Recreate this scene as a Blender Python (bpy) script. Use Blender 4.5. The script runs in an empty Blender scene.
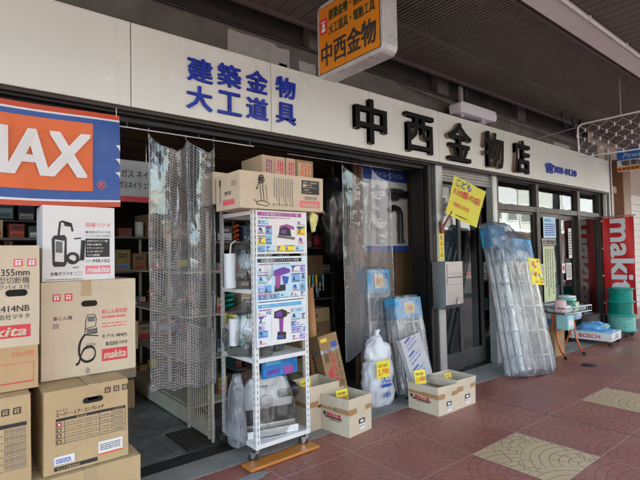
import bpy, bmesh, math, random
from mathutils import Matrix, Vector, noise as mnoise
random.seed(7)
S = bpy.context.scene
COL = S.collection
R = math.radians

# ------------------------------------------------------------------ camera, world, sun, exposure
cam_d = bpy.data.cameras.new('camera'); cam = bpy.data.objects.new('camera', cam_d); COL.objects.link(cam)
S.camera = cam
_yaw, _pit, _rol = R(39.35), R(1.77), R(-1.10)
_F = Vector((math.sin(_yaw)*math.cos(_pit), math.cos(_yaw)*math.cos(_pit), math.sin(_pit)))
_R0 = Vector((math.cos(_yaw), -math.sin(_yaw), 0)); _U0 = _R0.cross(_F)
_Rr = _R0*math.cos(_rol)+_U0*math.sin(_rol); _Uu = _U0*math.cos(_rol)-_R0*math.sin(_rol)
cam.matrix_world = Matrix(((_Rr.x,_Uu.x,-_F.x,0),(_Rr.y,_Uu.y,-_F.y,0),(_Rr.z,_Uu.z,-_F.z,1.5),(0,0,0,1)))
cam_d.sensor_width = 36; cam_d.lens = 469.6/640*36; cam_d.clip_start = .05; cam_d.clip_end = 3000

SUN_EL, SUN_AZ = R(52), R(28)          # azimuth clockwise from +Y: behind the shop building, so the street side is in open shade
W = bpy.data.worlds.new('World'); S.world = W; W.use_nodes = True
_nt = W.node_tree; _nt.nodes.clear()
_o = _nt.nodes.new('ShaderNodeOutputWorld'); _b = _nt.nodes.new('ShaderNodeBackground'); _s = _nt.nodes.new('ShaderNodeTexSky')
_s.sky_type = 'NISHITA'; _s.sun_disc = False; _s.sun_elevation = SUN_EL; _s.sun_rotation = SUN_AZ
_s.air_density = 1.0; _s.dust_density = 1.6; _s.ozone_density = .6
_b.inputs[1].default_value = .14
_nt.links.new(_s.outputs[0], _b.inputs[0]); _nt.links.new(_b.outputs[0], _o.inputs[0])
sd = bpy.data.lights.new('sun', 'SUN'); so = bpy.data.objects.new('sun', sd); COL.objects.link(so)
sd.energy = 3.0; sd.angle = R(.6); sd.color = (1, .97, .93)
so.rotation_euler = (Vector((0,0,0)) - Vector((math.sin(SUN_AZ)*math.cos(SUN_EL), math.cos(SUN_AZ)*math.cos(SUN_EL), math.sin(SUN_EL)))).to_track_quat('-Z','Y').to_euler()
S.view_settings.view_transform = 'Standard'; S.view_settings.look = 'None'
S.view_settings.gamma = 1; S.view_settings.use_curve_mapping = False
S.view_settings.exposure = 3.32
S.view_settings.use_white_balance = True; S.view_settings.white_balance_temperature = 6750; S.view_settings.white_balance_tint = 2   # camera white balance for open shade
S.render.engine = 'CYCLES'
S.cycles.max_bounces = 10; S.cycles.transparent_max_bounces = 24; S.cycles.diffuse_bounces = 5

# ------------------------------------------------------------------ node helpers
class N:
    """tiny arithmetic wrapper round shader node sockets"""
    def __init__(s, t, k): s.t, s.k = t, k
    def op(s, o, *a):
        n = s.t.nodes.new('ShaderNodeMath'); n.operation = o
        for i, v in enumerate((s,)+a):
            if isinstance(v, N): s.t.links.new(v.k, n.inputs[i])
            else: n.inputs[i].default_value = v
        return N(s.t, n.outputs[0])
    def __add__(s, o): return s.op('ADD', o)
    def __sub__(s, o): return s.op('SUBTRACT', o)
    def __mul__(s, o): return s.op('MULTIPLY', o)
    def __truediv__(s, o): return s.op('DIVIDE', o)
    def floor(s): return s.op('FLOOR')
    def fract(s): return s.op('FRACT')
    def lt(s, v): return s.op('LESS_THAN', v)
    def gt(s, v): return s.op('GREATER_THAN', v)
    def mx(s, v): return s.op('MAXIMUM', v)
    def mn(s, v): return s.op('MINIMUM', v)
    def sel(s, a, b): return s*a + (s*-1+1)*b          # s ? a : b
def new_mat(name):
    m = bpy.data.materials.new(name); m.use_nodes = True; t = m.node_tree
    return m, t, t.nodes['Principled BSDF'], t.nodes['Material Output']
def coords(t, kind='Object'):
    return t.nodes.new('ShaderNodeTexCoord').outputs[kind]
def noise(t, scale, detail=4, rough=.6, vec=None, stretch=None, dist=0):
    n = t.nodes.new('ShaderNodeTexNoise'); n.inputs['Scale'].default_value = scale
    n.inputs['Detail'].default_value = detail; n.inputs['Roughness'].default_value = rough; n.inputs['Distortion'].default_value = dist
    v = vec or coords(t)
    if stretch:
        m = t.nodes.new('ShaderNodeMapping'); m.inputs['Scale'].default_value = stretch
        t.links.new(v, m.inputs[0]); v = m.outputs[0]
    t.links.new(v, n.inputs['Vector']); return n.outputs['Fac']
def ramp(t, fac, stops):
    r = t.nodes.new('ShaderNodeValToRGB'); e = r.color_ramp.elements
    while len(e) < len(stops): e.new(.5)
    for i, (p, c) in enumerate(stops):
        e[i].position = p; e[i].color = (c if hasattr(c, '__len__') else (c,c,c))[:3] + (1,) if hasattr(c,'__len__') else (c,c,c,1)
    t.links.new(fac, r.inputs[0]); return r.outputs[0]
def mixc(t, fac, a, b):
    n = t.nodes.new('ShaderNodeMix'); n.data_type = 'RGBA'
    for s, v in ((n.inputs[0], fac), (n.inputs[6], a), (n.inputs[7], b)):
        if isinstance(v, N): v = v.k
        if hasattr(v, 'is_linked'): t.links.new(v, s)
        elif hasattr(v, '__len__'): s.default_value = tuple(v)[:3]+(1,)
        else: s.default_value = v
    return n.outputs[2]
def bump(t, h, strength=.3, dist=.01):
    n = t.nodes.new('ShaderNodeBump'); n.inputs['Strength'].default_value = strength; n.inputs['Distance'].default_value = dist
    t.links.new(h.k if isinstance(h, N) else h, n.inputs['Height']); return n.outputs[0]
_mc = {}
def M(name, c, rough=.6, metal=0, var=.12, scale=6, bmp=0, bscale=60, stretch=None, coat=0, spec=.5, dirt=0, trans=0):
    if name in _mc: return _mc[name]
    m, t, p, o = new_mat(name)
    f = noise(t, scale, 5, .6, stretch=stretch)
    lo = tuple(max(0, v*(1-var)) for v in c); hi = tuple(min(1, v*(1+var)) for v in c)
    col = ramp(t, f, [(.3, lo), (.7, hi)])
    if dirt:
        d = noise(t, 2.3, 8, .72); dm = ramp(t, d, [(.5, 0), (.75, dirt)])
        col = mixc(t, dm, col, tuple(v*.35 for v in c))
    t.links.new(col, p.inputs['Base Color'])
    rr = ramp(t, noise(t, scale*2.1, 4), [(.3, max(0, rough-.08)), (.7, min(1, rough+.08))]); t.links.new(rr, p.inputs['Roughness'])
    p.inputs['Metallic'].default_value = metal; p.inputs['Specular IOR Level'].default_value = spec; p.inputs['Coat Weight'].default_value = coat
    if name.startswith('cardboard'):  # scuffs and rubbed patches
        sc = noise(t, 1.8, 9, .78, stretch=(1,1,2.2)); col = mixc(t, ramp(t, sc, [(.58,0),(.66,.30)]), col, tuple(min(1,v*1.25+.03) for v in c))
        sc2 = noise(t, 26, 3, .5, stretch=(1,1,.12)); col = mixc(t, ramp(t, sc2, [(.60,0),(.75,.16)]), col, tuple(v*.6 for v in c)); t.links.new(col, p.inputs['Base Color'])
    if bmp: t.links.new(bump(t, noise(t, bscale, 4, .6, stretch=stretch), bmp, .004), p.inputs['Normal'])
    _mc[name] = m; return m

# base colours
card    = M('cardboard', (.56,.43,.28), .75, var=.07, scale=9, bmp=.25, bscale=220, stretch=(1,1,.2), dirt=.12)
card2   = M('cardboard_yellow', (.51,.365,.195), .75, var=.07, scale=9, bmp=.2, bscale=220, dirt=.1)
card3   = M('cardboard_pale', (.62,.52,.385), .75, var=.06, scale=9, bmp=.2, bscale=220, dirt=.1)
card4   = M('cardboard_brown', (.36,.22,.11), .8, var=.1, scale=9, bmp=.2, bscale=200, dirt=.15)
tape    = M('packing_tape', (.42,.24,.10), .3, var=.06)
tape2   = M('paper_tape', (.46,.34,.19), .55, var=.05)
ink     = M('black_ink', (.03,.028,.028), .6)
grey_ink= M('grey_ink', (.16,.15,.15), .6)
red_ink = M('red_ink', (.62,.04,.06), .5)
red_ink2= M('pink_red_ink', (.75,.13,.16), .5)
orange_ink = M('orange_red_ink', (.70,.14,.05), .5)
white_p = M('white_paper', (.78,.78,.78), .55, var=.03)
white_m = M('white_painted_steel', (.76,.76,.75), .38, var=.04, dirt=.12)
board_w = M('white_box_card', (.74,.74,.75), .4, var=.03)
dark    = M('dark_hole', (.012,.010,.008), .9)
blue_ink= M('blue_ink', (.03,.09,.42), .5)
cyan_ink= M('cyan_ink', (.08,.42,.72), .5)
purple_ink = M('purple_ink', (.16,.05,.36), .5)
magenta_ink= M('magenta_ink', (.36,.07,.30), .5)
pale_blue= M('pale_blue_paper', (.50,.72,.86), .5, var=.04)
yellow_p= M('yellow_paper', (.86,.70,.04), .55, var=.06)
green_p = M('pale_green_paper', (.60,.70,.42), .6, var=.05)
black_pl= M('black_plastic', (.018,.018,.02), .35, spec=.5)
rubber  = M('black_rubber', (.02,.02,.02), .7)
chrome  = M('zinc_steel', (.55,.55,.56), .28, metal=1, var=.06)
alu     = M('aluminium', (.62,.62,.62), .35, metal=.9, var=.05, scale=3, stretch=(1,1,12))
alu_ano = M('anodised_aluminium', (.50,.50,.49), .42, metal=.55, var=.06, scale=4, dirt=.25)
stainl  = M('stainless_steel', (.42,.42,.41), .34, metal=.9, var=.04, scale=5, stretch=(1,1,18))
bronze  = M('dark_bronze_frame', (.050,.040,.034), .38, metal=.5, var=.12, dirt=.2)
door_fr = M('grey_door_frame', (.11,.108,.104), .38, metal=.5, var=.1, dirt=.2)
bronze2 = M('black_door_frame', (.020,.018,.017), .40, metal=.4, var=.12)
def enamel():
    m, t, p, o = new_mat('sign_panel_enamel')
    st = noise(t, 9, 4, .6, stretch=(1,1,.07)); bl = noise(t, .9, 4, .55)
    c = ramp(t, bl, [(.35,(.74,.775,.71)),(.65,(.80,.83,.765))])
    c = mixc(t, ramp(t, st, [(.56,0),(.80,.22)]), c, (.50,.46,.38))
    c = mixc(t, ramp(t, noise(t, 40, 2, .5), [(.72,0),(.76,.35)]), c, (.42,.34,.26))
    t.links.new(c, p.inputs['Base Color']); t.links.new(ramp(t, bl, [(.3,.20),(.7,.30)]), p.inputs['Roughness'])
    t.links.new(bump(t, noise(t, 1.6, 2), .12, .03), p.inputs['Normal']); return m
sign_w = enamel()
sign_blue=M('blue_acrylic_letter', (.015,.04,.42), .3, var=.04)
sign_blk= M('black_letter_face', (.008,.008,.008), .7, var=.08, spec=.2)
sign_tan= M('brown_letter_edge', (.20,.14,.09), .6)
conc    = M('beam_concrete', (.14,.13,.115), .85, var=.25, scale=4, bmp=.5, bscale=40, dirt=.6)
conc_d  = M('dark_beam_concrete', (.07,.062,.056), .85, var=.3, scale=3, bmp=.5, bscale=40, dirt=.7)
paint_p = M('flaking_grey_paint', (.40,.39,.37), .7, var=.15, scale=12, dirt=.5)
soffit  = M('brown_soffit_board', (.12,.07,.045), .6, var=.2, scale=5, stretch=(1,8,1), dirt=.3)
slat    = M('brown_metal_slat', (.115,.098,.088), .5, var=.08, scale=3, dirt=.3)
slat_g  = M('slat_joint', (.015,.012,.011), .8)
louvre_m= M('louvre_blade', (.17,.155,.14), .5, var=.1, dirt=.2)
plenum  = M('black_plenum', (.010,.010,.010), .9)
wood_o  = M('varnished_orange_wood', (.55,.20,.035), .38, var=.14, scale=10, stretch=(1,12,12), bmp=.1, coat=.3)
wood_b  = M('brown_wood_panel', (.20,.115,.06), .6, var=.25, scale=5, stretch=(10,10,.6), dirt=.3)
shutterm= M('shutter_slat_paint', (.34,.33,.31), .5, metal=.2, var=.06, dirt=.3)
creampt = M('cream_painted_steel', (.56,.52,.42), .45, var=.06, dirt=.35)
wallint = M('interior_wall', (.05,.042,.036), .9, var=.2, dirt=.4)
wallext = M('next_wall_plaster', (.52,.43,.38), .8, var=.06, scale=3, bmp=.2, dirt=.15)
redcol  = M('brown_painted_column', (.22,.10,.05), .45, var=.1, dirt=.3)
turq    = M('turquoise_hose', (.0,.26,.20), .3, var=.2, scale=14)
turq2   = M('turquoise_flange', (.03,.36,.29), .35, var=.1)
orange_pt=M('orange_painted_tube', (.62,.13,.03), .35)
sky_bag = M('light_blue_bag', (.16,.42,.74), .35, var=.15, scale=14, bmp=.5, bscale=18)
cyan_box= M('cyan_label_card', (.05,.36,.66), .4, var=.08)
white_bag=M('milky_white_plastic', (.72,.74,.78), .35, var=.06, bmp=.6, bscale=16)
silver_s= M('silver_side', (.45,.44,.42), .4, metal=.6)

def textured_floor():
    m, t, p, o = new_mat('shop_floor_concrete')
    a = noise(t, 1.6, 8, .65); b = noise(t, 14, 6, .7)
    c = ramp(t, a, [(.38, (.12,.12,.12)), (.52, (.20,.20,.195)), (.60, (.33,.325,.31))])
    c = mixc(t, ramp(t, b, [(.45,0),(.7,.5)]), c, (.04,.04,.042))
    t.links.new(c, p.inputs['Base Color']); t.links.new(ramp(t, a, [(.3,.28),(.7,.6)]), p.inputs['Roughness'])
    t.links.new(bump(t, b, .15, .004), p.inputs['Normal']); return m
floor_m = textured_floor()
def strip_mat(name, c1, c2, rough=.8):
    m, t, p, o = new_mat(name)
    a = noise(t, 3.0, 9, .7); b = noise(t, 90, 3, .6)
    c = ramp(t, a, [(.35, c1), (.65, c2)]); c = mixc(t, ramp(t, b, [(.5,0),(.8,.35)]), c, tuple(v*.5 for v in c1))
    t.links.new(c, p.inputs['Base Color']); p.inputs['Roughness'].default_value = rough
    t.links.new(bump(t, b, .4, .004), p.inputs['Normal']); return m
kerb_m = strip_mat('concrete_strip', (.22,.218,.205), (.36,.352,.33))
black_strip = strip_mat('black_gutter', (.018,.018,.02), (.04,.04,.043), .5)
asphalt_m = strip_mat('asphalt', (.04,.04,.042), (.06,.06,.06))

def paving():
    """red stamped paving in 0.62 m squares with fan shaped grooves, ochre blocks every third square of one row"""
    m, t, p, o = new_mat('red_stamped_paving')
    sx = t.nodes.new('ShaderNodeSeparateXYZ'); t.links.new(coords(t), sx.inputs[0])
    wob = N(t, noise(t, 6, 2)) * .012 - .006
    x = N(t, sx.outputs[0]) + wob; y = N(t, sx.outputs[1]) + wob
    T = .635
    X = (x - 3.085)/T; Y = (y - 1.395)/T
    fx, fy = X.fract(), Y.fract(); ix = X.floor(); iy = Y.floor()
    # ochre block
    mod3 = (X/3.0).fract() * 3.0
    yel = mod3.lt(1.0) * iy.gt(-.5) * iy.lt(.5)
    # fans: along X rows, fan radius r, rows spaced r/2, alternate rows shifted by r
    r = .44
    def fan(row):
        odd = (row*.5).fract()*2.0
        cx = (x - 3.085)/(2*r) + odd*.5
        dx = (cx.fract() - .5)*(2*r)
        dy = (y - 1.395) - row*(r*.5)
        return (dx*dx + dy*dy).op('SQRT'), dx, dy
    k = ((y - 1.395)/(r*.5)).floor()
    dA, axx, ayy = fan(k - 1.0); dB, bxx, byy = fan(k)
    inA = dA.lt(r); d = inA.sel(dA, dB); ddx = inA.sel(axx, bxx); ddy = inA.sel(ayy, byy)
    ringn = d/(r/7.0); ring = (ringn.fract() - .5).op('ABSOLUTE').gt(.452)
    ang = ddy.op('ARCTAN2', ddx)
    dash = ((((ang*(1/math.pi))*(ringn.floor()*1.6+2.0).floor()) + ringn.floor()*.37).fract() - .5).op('ABSOLUTE').gt(.462) * ringn.floor().gt(.5) * N(t, noise(t, 3.1, 2)).gt(.47)
    keep = N(t, noise(t, 4.0, 3)).gt(.33)
    groove = ring.mx(dash)*keep
    joint = ((fx - .5).op('ABSOLUTE').gt(.4955)).mx((fy - .5).op('ABSOLUTE').gt(.4955))
    crack = ((x - 4.343).op('ABSOLUTE').lt(.007)).mx((x - 8.153).op('ABSOLUTE').lt(.007)).mx((x - .533).op('ABSOLUTE').lt(.007))
    crack = crack * ((y - 2.9).lt(0.15))
    n1 = noise(t, 1.2, 8, .65); n2 = noise(t, 30, 5, .7)
    cellv = (X.floor()*12.9898 + Y.floor()*78.233).op('SINE')*43758.5; cellv = cellv.fract()
    red = ramp(t, n1, [(.3, (.27,.086,.060)), (.5, (.345,.118,.084)), (.7, (.43,.175,.13))])
    red = mixc(t, cellv*.40, red, (.38,.165,.125))
    och = ramp(t, n1, [(.3, (.55,.37,.19)), (.7, (.66,.47,.27))])
    base = mixc(t, yel, red, och)
    base = mixc(t, ramp(t, n2, [(.5,0),(.8,.35)]), base, (.07,.045,.04))
    base = mixc(t, ramp(t, noise(t, 2.7, 9, .8), [(.58,0),(.78,.35)]), base, (.30,.20,.17))
    base = mixc(t, groove*.72, base, (.10,.075,.07))
    base = mixc(t, joint*.5, base, (.62,.46,.40))
    base = mixc(t, crack, base, (.02,.015,.015))
    spots = N(t, noise(t, 9, 2, .5)).gt(.765)
    base = mixc(t, spots*.6, base, (.42,.36,.33))
    t.links.new(base, p.inputs['Base Color'])
    t.links.new(ramp(t, n1, [(.3,.30),(.7,.50)]), p.inputs['Roughness'])
    h = (groove.mx(crack)*-1.0) + N(t, n2)*.25
    t.links.new(bump(t, h, .5, .005), p.inputs['Normal']); return m
paving_m = paving()

def film(name, tint=(.85,.88,.90), lo=.06, hi=.55, scale=9, stretch=(1,1,.35), rough=.16, base=(.72,.74,.76), center=.55):
    """clear crinkled plastic film: see-through with whitish creases and glossy glints"""
    m, t, p, o = new_mat(name); t.nodes.remove(p)
    tr = t.nodes.new('ShaderNodeBsdfTransparent'); tr.inputs[0].default_value = tint+(1,)
    gl = t.nodes.new('ShaderNodeBsdfGlossy'); gl.inputs['Roughness'].default_value = rough
    df = t.nodes.new('ShaderNodeBsdfDiffuse'); df.inputs[0].default_value = base+(1,)
    tl = t.nodes.new('ShaderNodeBsdfTranslucent'); tl.inputs[0].default_value = base+(1,)
    n = noise(t, scale*.6, 3, .5, stretch=stretch, dist=.8); n2 = noise(t, scale*1.3, 3, .5, stretch=stretch, dist=1.0)
    bm_ = bump(t, n2, 1.0, .03); t.links.new(bm_, gl.inputs['Normal'])
    ridge = (N(t, n) - .5).op('ABSOLUTE')*8.0
    fac = ramp(t, ridge.k, [(0, hi), (.12, lo+.12), (.6, lo)])
    s1 = t.nodes.new('ShaderNodeMixShader'); s1.inputs[0].default_value = .5
    t.links.new(df.outputs[0], s1.inputs[1]); t.links.new(tl.outputs[0], s1.inputs[2])
    s2 = t.nodes.new('ShaderNodeMixShader'); t.links.new(fac, s2.inputs[0]); t.links.new(tr.outputs[0], s2.inputs[1]); t.links.new(s1.outputs[0], s2.inputs[2])
    lw = t.nodes.new('ShaderNodeLayerWeight'); lw.inputs[0].default_value = .35; t.links.new(bm_, lw.inputs[1])
    fr = ramp(t, lw.outputs['Fresnel'], [(0, .05), (1, .8)])
    s3 = t.nodes.new('ShaderNodeMixShader'); t.links.new(fr, s3.inputs[0]); t.links.new(s2.outputs[0], s3.inputs[1]); t.links.new(gl.outputs[0], s3.inputs[2])
    t.links.new(s3.outputs[0], o.inputs[0]); return m
film_clear = film('clear_plastic_film',tint=(.97,.98,.985),lo=.02,hi=.22)
film_haze = film('hazy_wrapping_film', tint=(.90,.92,.95), lo=.19, hi=.50, scale=5, stretch=(1.6,1.6,.5), rough=.2, base=(.76,.80,.85))
film_thick = film('cloudy_plastic_film', tint=(.90,.93,.97), lo=.26, hi=.70, scale=7, stretch=(2.0,2.0,.45), base=(.78,.82,.88))
film_black = film('black_plastic_film', tint=(.05,.05,.055), lo=.75, hi=.95, base=(.012,.012,.014), rough=.2, scale=6)

def ramp_n(t, f): return N(t, ramp(t, f, [(.45,.05),(.75,.22)]))
def mesh_film():
    m, t, p, o = new_mat('woven_thread_plastic_sheet')
    sx = t.nodes.new('ShaderNodeSeparateXYZ'); t.links.new(coords(t, 'UV'), sx.inputs[0])
    u, v = N(t, sx.outputs[0]), N(t, sx.outputs[1]); c = .021
    line = ((u/c).fract().lt(.12)).mx((v/c).fract().lt(.12))
    tr = t.nodes.new('ShaderNodeBsdfTransparent'); tr.inputs[0].default_value = (.93,.95,.97,1)
    gl = t.nodes.new('ShaderNodeBsdfGlossy'); gl.inputs['Roughness'].default_value = .09
    th = t.nodes.new('ShaderNodeBsdfDiffuse'); th.inputs[0].default_value = (.80,.82,.84,1)
    tl = t.nodes.new('ShaderNodeBsdfTranslucent'); tl.inputs[0].default_value = (.80,.82,.84,1)
    cr = noise(t, 5, 2, .5, dist=.6); b = bump(t, N(t, cr)+line*.05, .7, .015)
    t.links.new(b, gl.inputs['Normal'])
    w = t.nodes.new('ShaderNodeMixShader'); w.inputs[0].default_value = .4; t.links.new(th.outputs[0], w.inputs[1]); t.links.new(tl.outputs[0], w.inputs[2])
    haze = (line*.95).mx(ramp_n(t, noise(t, 5, 5, .6, stretch=(1,1,.4), dist=1.0)))
    s2 = t.nodes.new('ShaderNodeMixShader'); t.links.new(haze.k, s2.inputs[0]); t.links.new(tr.outputs[0], s2.inputs[1]); t.links.new(w.outputs[0], s2.inputs[2])
    lw = t.nodes.new('ShaderNodeLayerWeight'); lw.inputs[0].default_value = .4; t.links.new(b, lw.inputs[1])
    fr = ramp(t, lw.outputs['Fresnel'], [(0,.05),(.35,.20),(1,.85)])
    s3 = t.nodes.new('ShaderNodeMixShader'); t.links.new(fr, s3.inputs[0]); t.links.new(s2.outputs[0], s3.inputs[1]); t.links.new(gl.outputs[0], s3.inputs[2])
    t.links.new(s3.outputs[0], o.inputs[0]); return m
thread_film = mesh_film()
def glass_mat(name, tint, fres=.35, hi=.7):
    m, t, p, o = new_mat(name); t.nodes.remove(p)
    tr = t.nodes.new('ShaderNodeBsdfTransparent'); tr.inputs[0].default_value = tint+(1,)
    gl = t.nodes.new('ShaderNodeBsdfGlossy'); gl.inputs['Roughness'].default_value = .015
    b = bump(t, noise(t, 1.1, 2), .05, .05); t.links.new(b, gl.inputs['Normal'])
    lw = t.nodes.new('ShaderNodeLayerWeight'); lw.inputs[0].default_value = fres
    fr = ramp(t, lw.outputs['Fresnel'], [(0,.06),(1,hi)])
    s = t.nodes.new('ShaderNodeMixShader'); t.links.new(fr, s.inputs[0]); t.links.new(tr.outputs[0], s.inputs[1]); t.links.new(gl.outputs[0], s.inputs[2])
    t.links.new(s.outputs[0], o.inputs[0]); return m
glass = glass_mat('window_glass', (.62,.66,.66))
glass_d = glass_mat('smoked_door_glass', (.20,.21,.21), .35, .75)

# ------------------------------------------------------------------ mesh builder
class B:
    def __init__(s): s.v, s.f, s.m, s.mats, s.uv, s.sm = [], [], [], [], {}, []
    def mi(s, m):
        if m not in s.mats: s.mats.append(m)
        return s.mats.index(m)
    def add(s, vs, fs, m, smooth=False, uvs=None, X=None):
        n = len(s.v); X = X or Matrix()
        s.v += [tuple(X @ Vector(v)) for v in vs]; k = s.mi(m)
        for f in fs:
            if uvs: s.uv[len(s.f)] = [uvs[i] for i in f]
            s.f.append([n+i for i in f]); s.m.append(k); s.sm.append(smooth)
        return s
    def box(s, x0, x1, y0, y1, z0, z1, m, X=None):
        return s.add([(x0,y0,z0),(x1,y0,z0),(x1,y1,z0),(x0,y1,z0),(x0,y0,z1),(x1,y0,z1),(x1,y1,z1),(x0,y1,z1)],
                     [(0,3,2,1),(4,5,6,7),(0,1,5,4),(1,2,6,5),(2,3,7,6),(3,0,4,7)], m, X=X)
    def quad(s, a, b, c, d, m): return s.add([a,b,c,d], [(0,1,2,3)], m)
    def rect(s, o, ux, uy, w, h, m, off=.0015):
        o, ux, uy = Vector(o), Vector(ux), Vector(uy); n = ux.cross(uy)*off; o = o+n
        i_, j_ = max(1,int(w/.06)), max(1,int(h/.06))
        return s.add([o+ux*(w*i/i_)+uy*(h*j/j_) for j in range(j_+1) for i in range(i_+1)], [(j*(i_+1)+i,j*(i_+1)+i+1,(j+1)*(i_+1)+i+1,(j+1)*(i_+1)+i) for j in range(j_) for i in range(i_)], m)
    def tube(s, pts, r, m, n=8, cap=True):
        pts = [Vector(p) for p in pts]; rs = r if hasattr(r,'__len__') else [r]*len(pts); vs = []; fs = []
        up = None
        for i, p in enumerate(pts):
            d = (pts[min(i+1,len(pts)-1)] - pts[max(i-1,0)]).normalized()
            if up is None: up = Vector((0,0,1)) if abs(d.z) < .9 else Vector((1,0,0))
            a = d.cross(up).normalized(); b = a.cross(d).normalized(); up = b
            for k in range(n):
                t = 2*math.pi*k/n; vs.append(p + (a*math.cos(t)+b*math.sin(t))*rs[i])
        for i in range(len(pts)-1):
            for k in range(n): fs.append((i*n+k, i*n+(k+1)%n, (i+1)*n+(k+1)%n, (i+1)*n+k))
        s.add(vs, fs, m, smooth=n>6)
        if cap: s.add(vs[:n], [tuple(range(n))], m); s.add(vs[-n:], [tuple(reversed(range(n)))], m)
        return s
    def cyl(s, p0, p1, r, m, n=16): return s.tube([p0,p1], r, m, n)
    def lathe(s, prof, c, m, n=24, axis='z', smooth=True):
        vs = []; fs = []
        for r, h in prof:
            for k in range(n):
                t = 2*math.pi*k/n; a, b = r*math.cos(t), r*math.sin(t)
                vs.append({'z':(a,b,h),'x':(h,a,b),'y':(a,h,-b)}[axis])
        for i in range(len(prof)-1):
            for k in range(n): fs.append((i*n+k, i*n+(k+1)%n, (i+1)*n+(k+1)%n, (i+1)*n+k))
        return s.add([Vector(v)+Vector(c) for v in vs], fs, m, smooth)
    def prism(s, pts, o, ux, uy, m, depth):
        """flat outline extruded backwards"""
        o, ux, uy = Vector(o), Vector(ux), Vector(uy); nn = ux.cross(uy); k = len(pts)
        fr = [o+ux*a+uy*b for a,b in pts]; bk = [p-nn*depth for p in fr]
        fs = [tuple(range(k)), tuple(reversed(range(k,2*k)))] + [(i,(i+1)%k,k+(i+1)%k,k+i)[::-1] for i in range(k)]
        return s.add(fr+bk, fs, m)
    def text(s, txt, o, ux, uy, w, h, m, bold=.02, depth=0, side=None, shear=0, off=.002, res=2):
        """lettering fitted into the rectangle o, o+ux*w, o+uy*h"""
        c = bpy.data.curves.new('t', 'FONT'); c.body = txt; c.resolution_u = res; big = bold >= .015; c.offset = .003 if all(ord(q) > 0x2fff for q in txt) else 0; c.shear = shear
        if depth: c.extrude = 1
        ob = bpy.data.objects.new('t', c); COL.objects.link(ob)
        me = bpy.data.meshes.new_from_object(ob.evaluated_get(bpy.context.evaluated_depsgraph_get()))
        xs = [v.co.x for v in me.vertices]; ys = [v.co.y for v in me.vertices]
        if xs:
            x0, x1, y0, y1 = min(xs), max(xs), min(ys), max(ys)
            o, ux, uy = Vector(o), Vector(ux), Vector(uy); nn = ux.cross(uy)
            flat = [tuple(p.vertices) for p in me.polygons if abs(p.normal.z) > .5]
            sd_ = [tuple(p.vertices) for p in me.polygons if abs(p.normal.z) <= .5]
            bs_ = h*bold*(.75 if any(ord(q) > 0x2fff for q in txt) else .95) if big else 0
            for q, (sx_, sy_) in enumerate(((-1,-.6),(1,.6),(-1,.6),(1,-.6)) if big else ((0,0),)):
                vs = []
                for v in me.vertices:
                    a = (v.co.x-x0)/(x1-x0)*w + sx_*bs_; b = (v.co.y-y0)/max(1e-6,(y1-y0))*h + sy_*bs_
                    cc = off + q*.00006 + (0 if not depth else (v.co.z+1)/2*depth)
                    vs.append(o+ux*a+uy*b+nn*cc)
                s.add(vs, flat, m)
                if sd_: s.add(vs, sd_, side or m)
        bpy.data.objects.remove(ob); bpy.data.meshes.remove(me); bpy.data.curves.remove(c)
        return s
    def deform(s, fn): s.v = [tuple(fn(*v)) for v in s.v]; return s
    def build(s, name, parent=None, bevel=0, loc=None, solid=0):
        me = bpy.data.meshes.new(name); me.from_pydata(s.v, [], s.f)
        for m in s.mats: me.materials.append(m)
        me.polygons.foreach_set('material_index', s.m); me.polygons.foreach_set('use_smooth', s.sm)
        if s.uv:
            ul = me.uv_layers.new(name='UVMap')
            for pi, uvs in s.uv.items():
                for li, uv in zip(me.polygons[pi].loop_indices, uvs): ul.data[li].uv = uv
        me.update()
        o = bpy.data.objects.new(name, me); COL.objects.link(o)
        if parent: o.parent = parent
        if loc: o.location = loc
        if bevel:
            b = o.modifiers.new('bevel', 'BEVEL'); b.width = bevel; b.segments = 2; b.limit_method = 'ANGLE'; b.angle_limit = R(50)
        if solid:
            q = o.modifiers.new('thick', 'SOLIDIFY'); q.thickness = solid
        return o
def build_split(b, name, parent=None, **k):
    """one part per separate piece"""
    key = [tuple(round(c, 5) for c in v) for v in b.v]; par = {}
    def find(x):
        while par.setdefault(x, x) != x: x = par[x]
        return x
    for f in b.f:
        r0 = find(key[f[0]])
        for i in f[1:]: par[find(key[i])] = r0
    groups = {}
    for i, f in enumerate(b.f): groups.setdefault(find(key[f[0]]), []).append(i)
    for g in groups.values():
        c = B(); mp = {}
        for i in g:
            ff = []
            for v in b.f[i]:
                if v not in mp: mp[v] = len(c.v); c.v.append(b.v[v])
                ff.append(mp[v])
            c.f.append(ff); c.m.append(c.mi(b.mats[b.m[i]])); c.sm.append(b.sm[i])
        c.build(name, parent, **k)
def props(o, label=None, cat=None, group=None, kind=None):
    for k, v in (('label',label),('category',cat),('group',group),('kind',kind)):
        if v: o[k] = v
    return o
def thing(name, label, cat, loc=(0,0,0), rz=0, group=None, rot=None):
    o = bpy.data.objects.new(name, None); COL.objects.link(o); o.empty_display_size = .1
    o.location = loc; o.rotation_euler = rot or (0,0,R(rz)); return props(o, label, cat, group)
def copy_thing(root, loc, rz=0, label=None, rot=None):
    def cp(o, par):
        c = o.copy(); COL.objects.link(c)
        if par: c.parent = par
        for ch in list(o.children): cp(ch, c)
        return c
    r = cp(root, None); r.location = loc; r.rotation_euler = rot or (0,0,R(rz))
    if label: r['label'] = label
    return r
XP, XN, YP, YN, ZP = (1,0,0), (-1,0,0), (0,1,0), (0,-1,0), (0,0,1)
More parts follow.
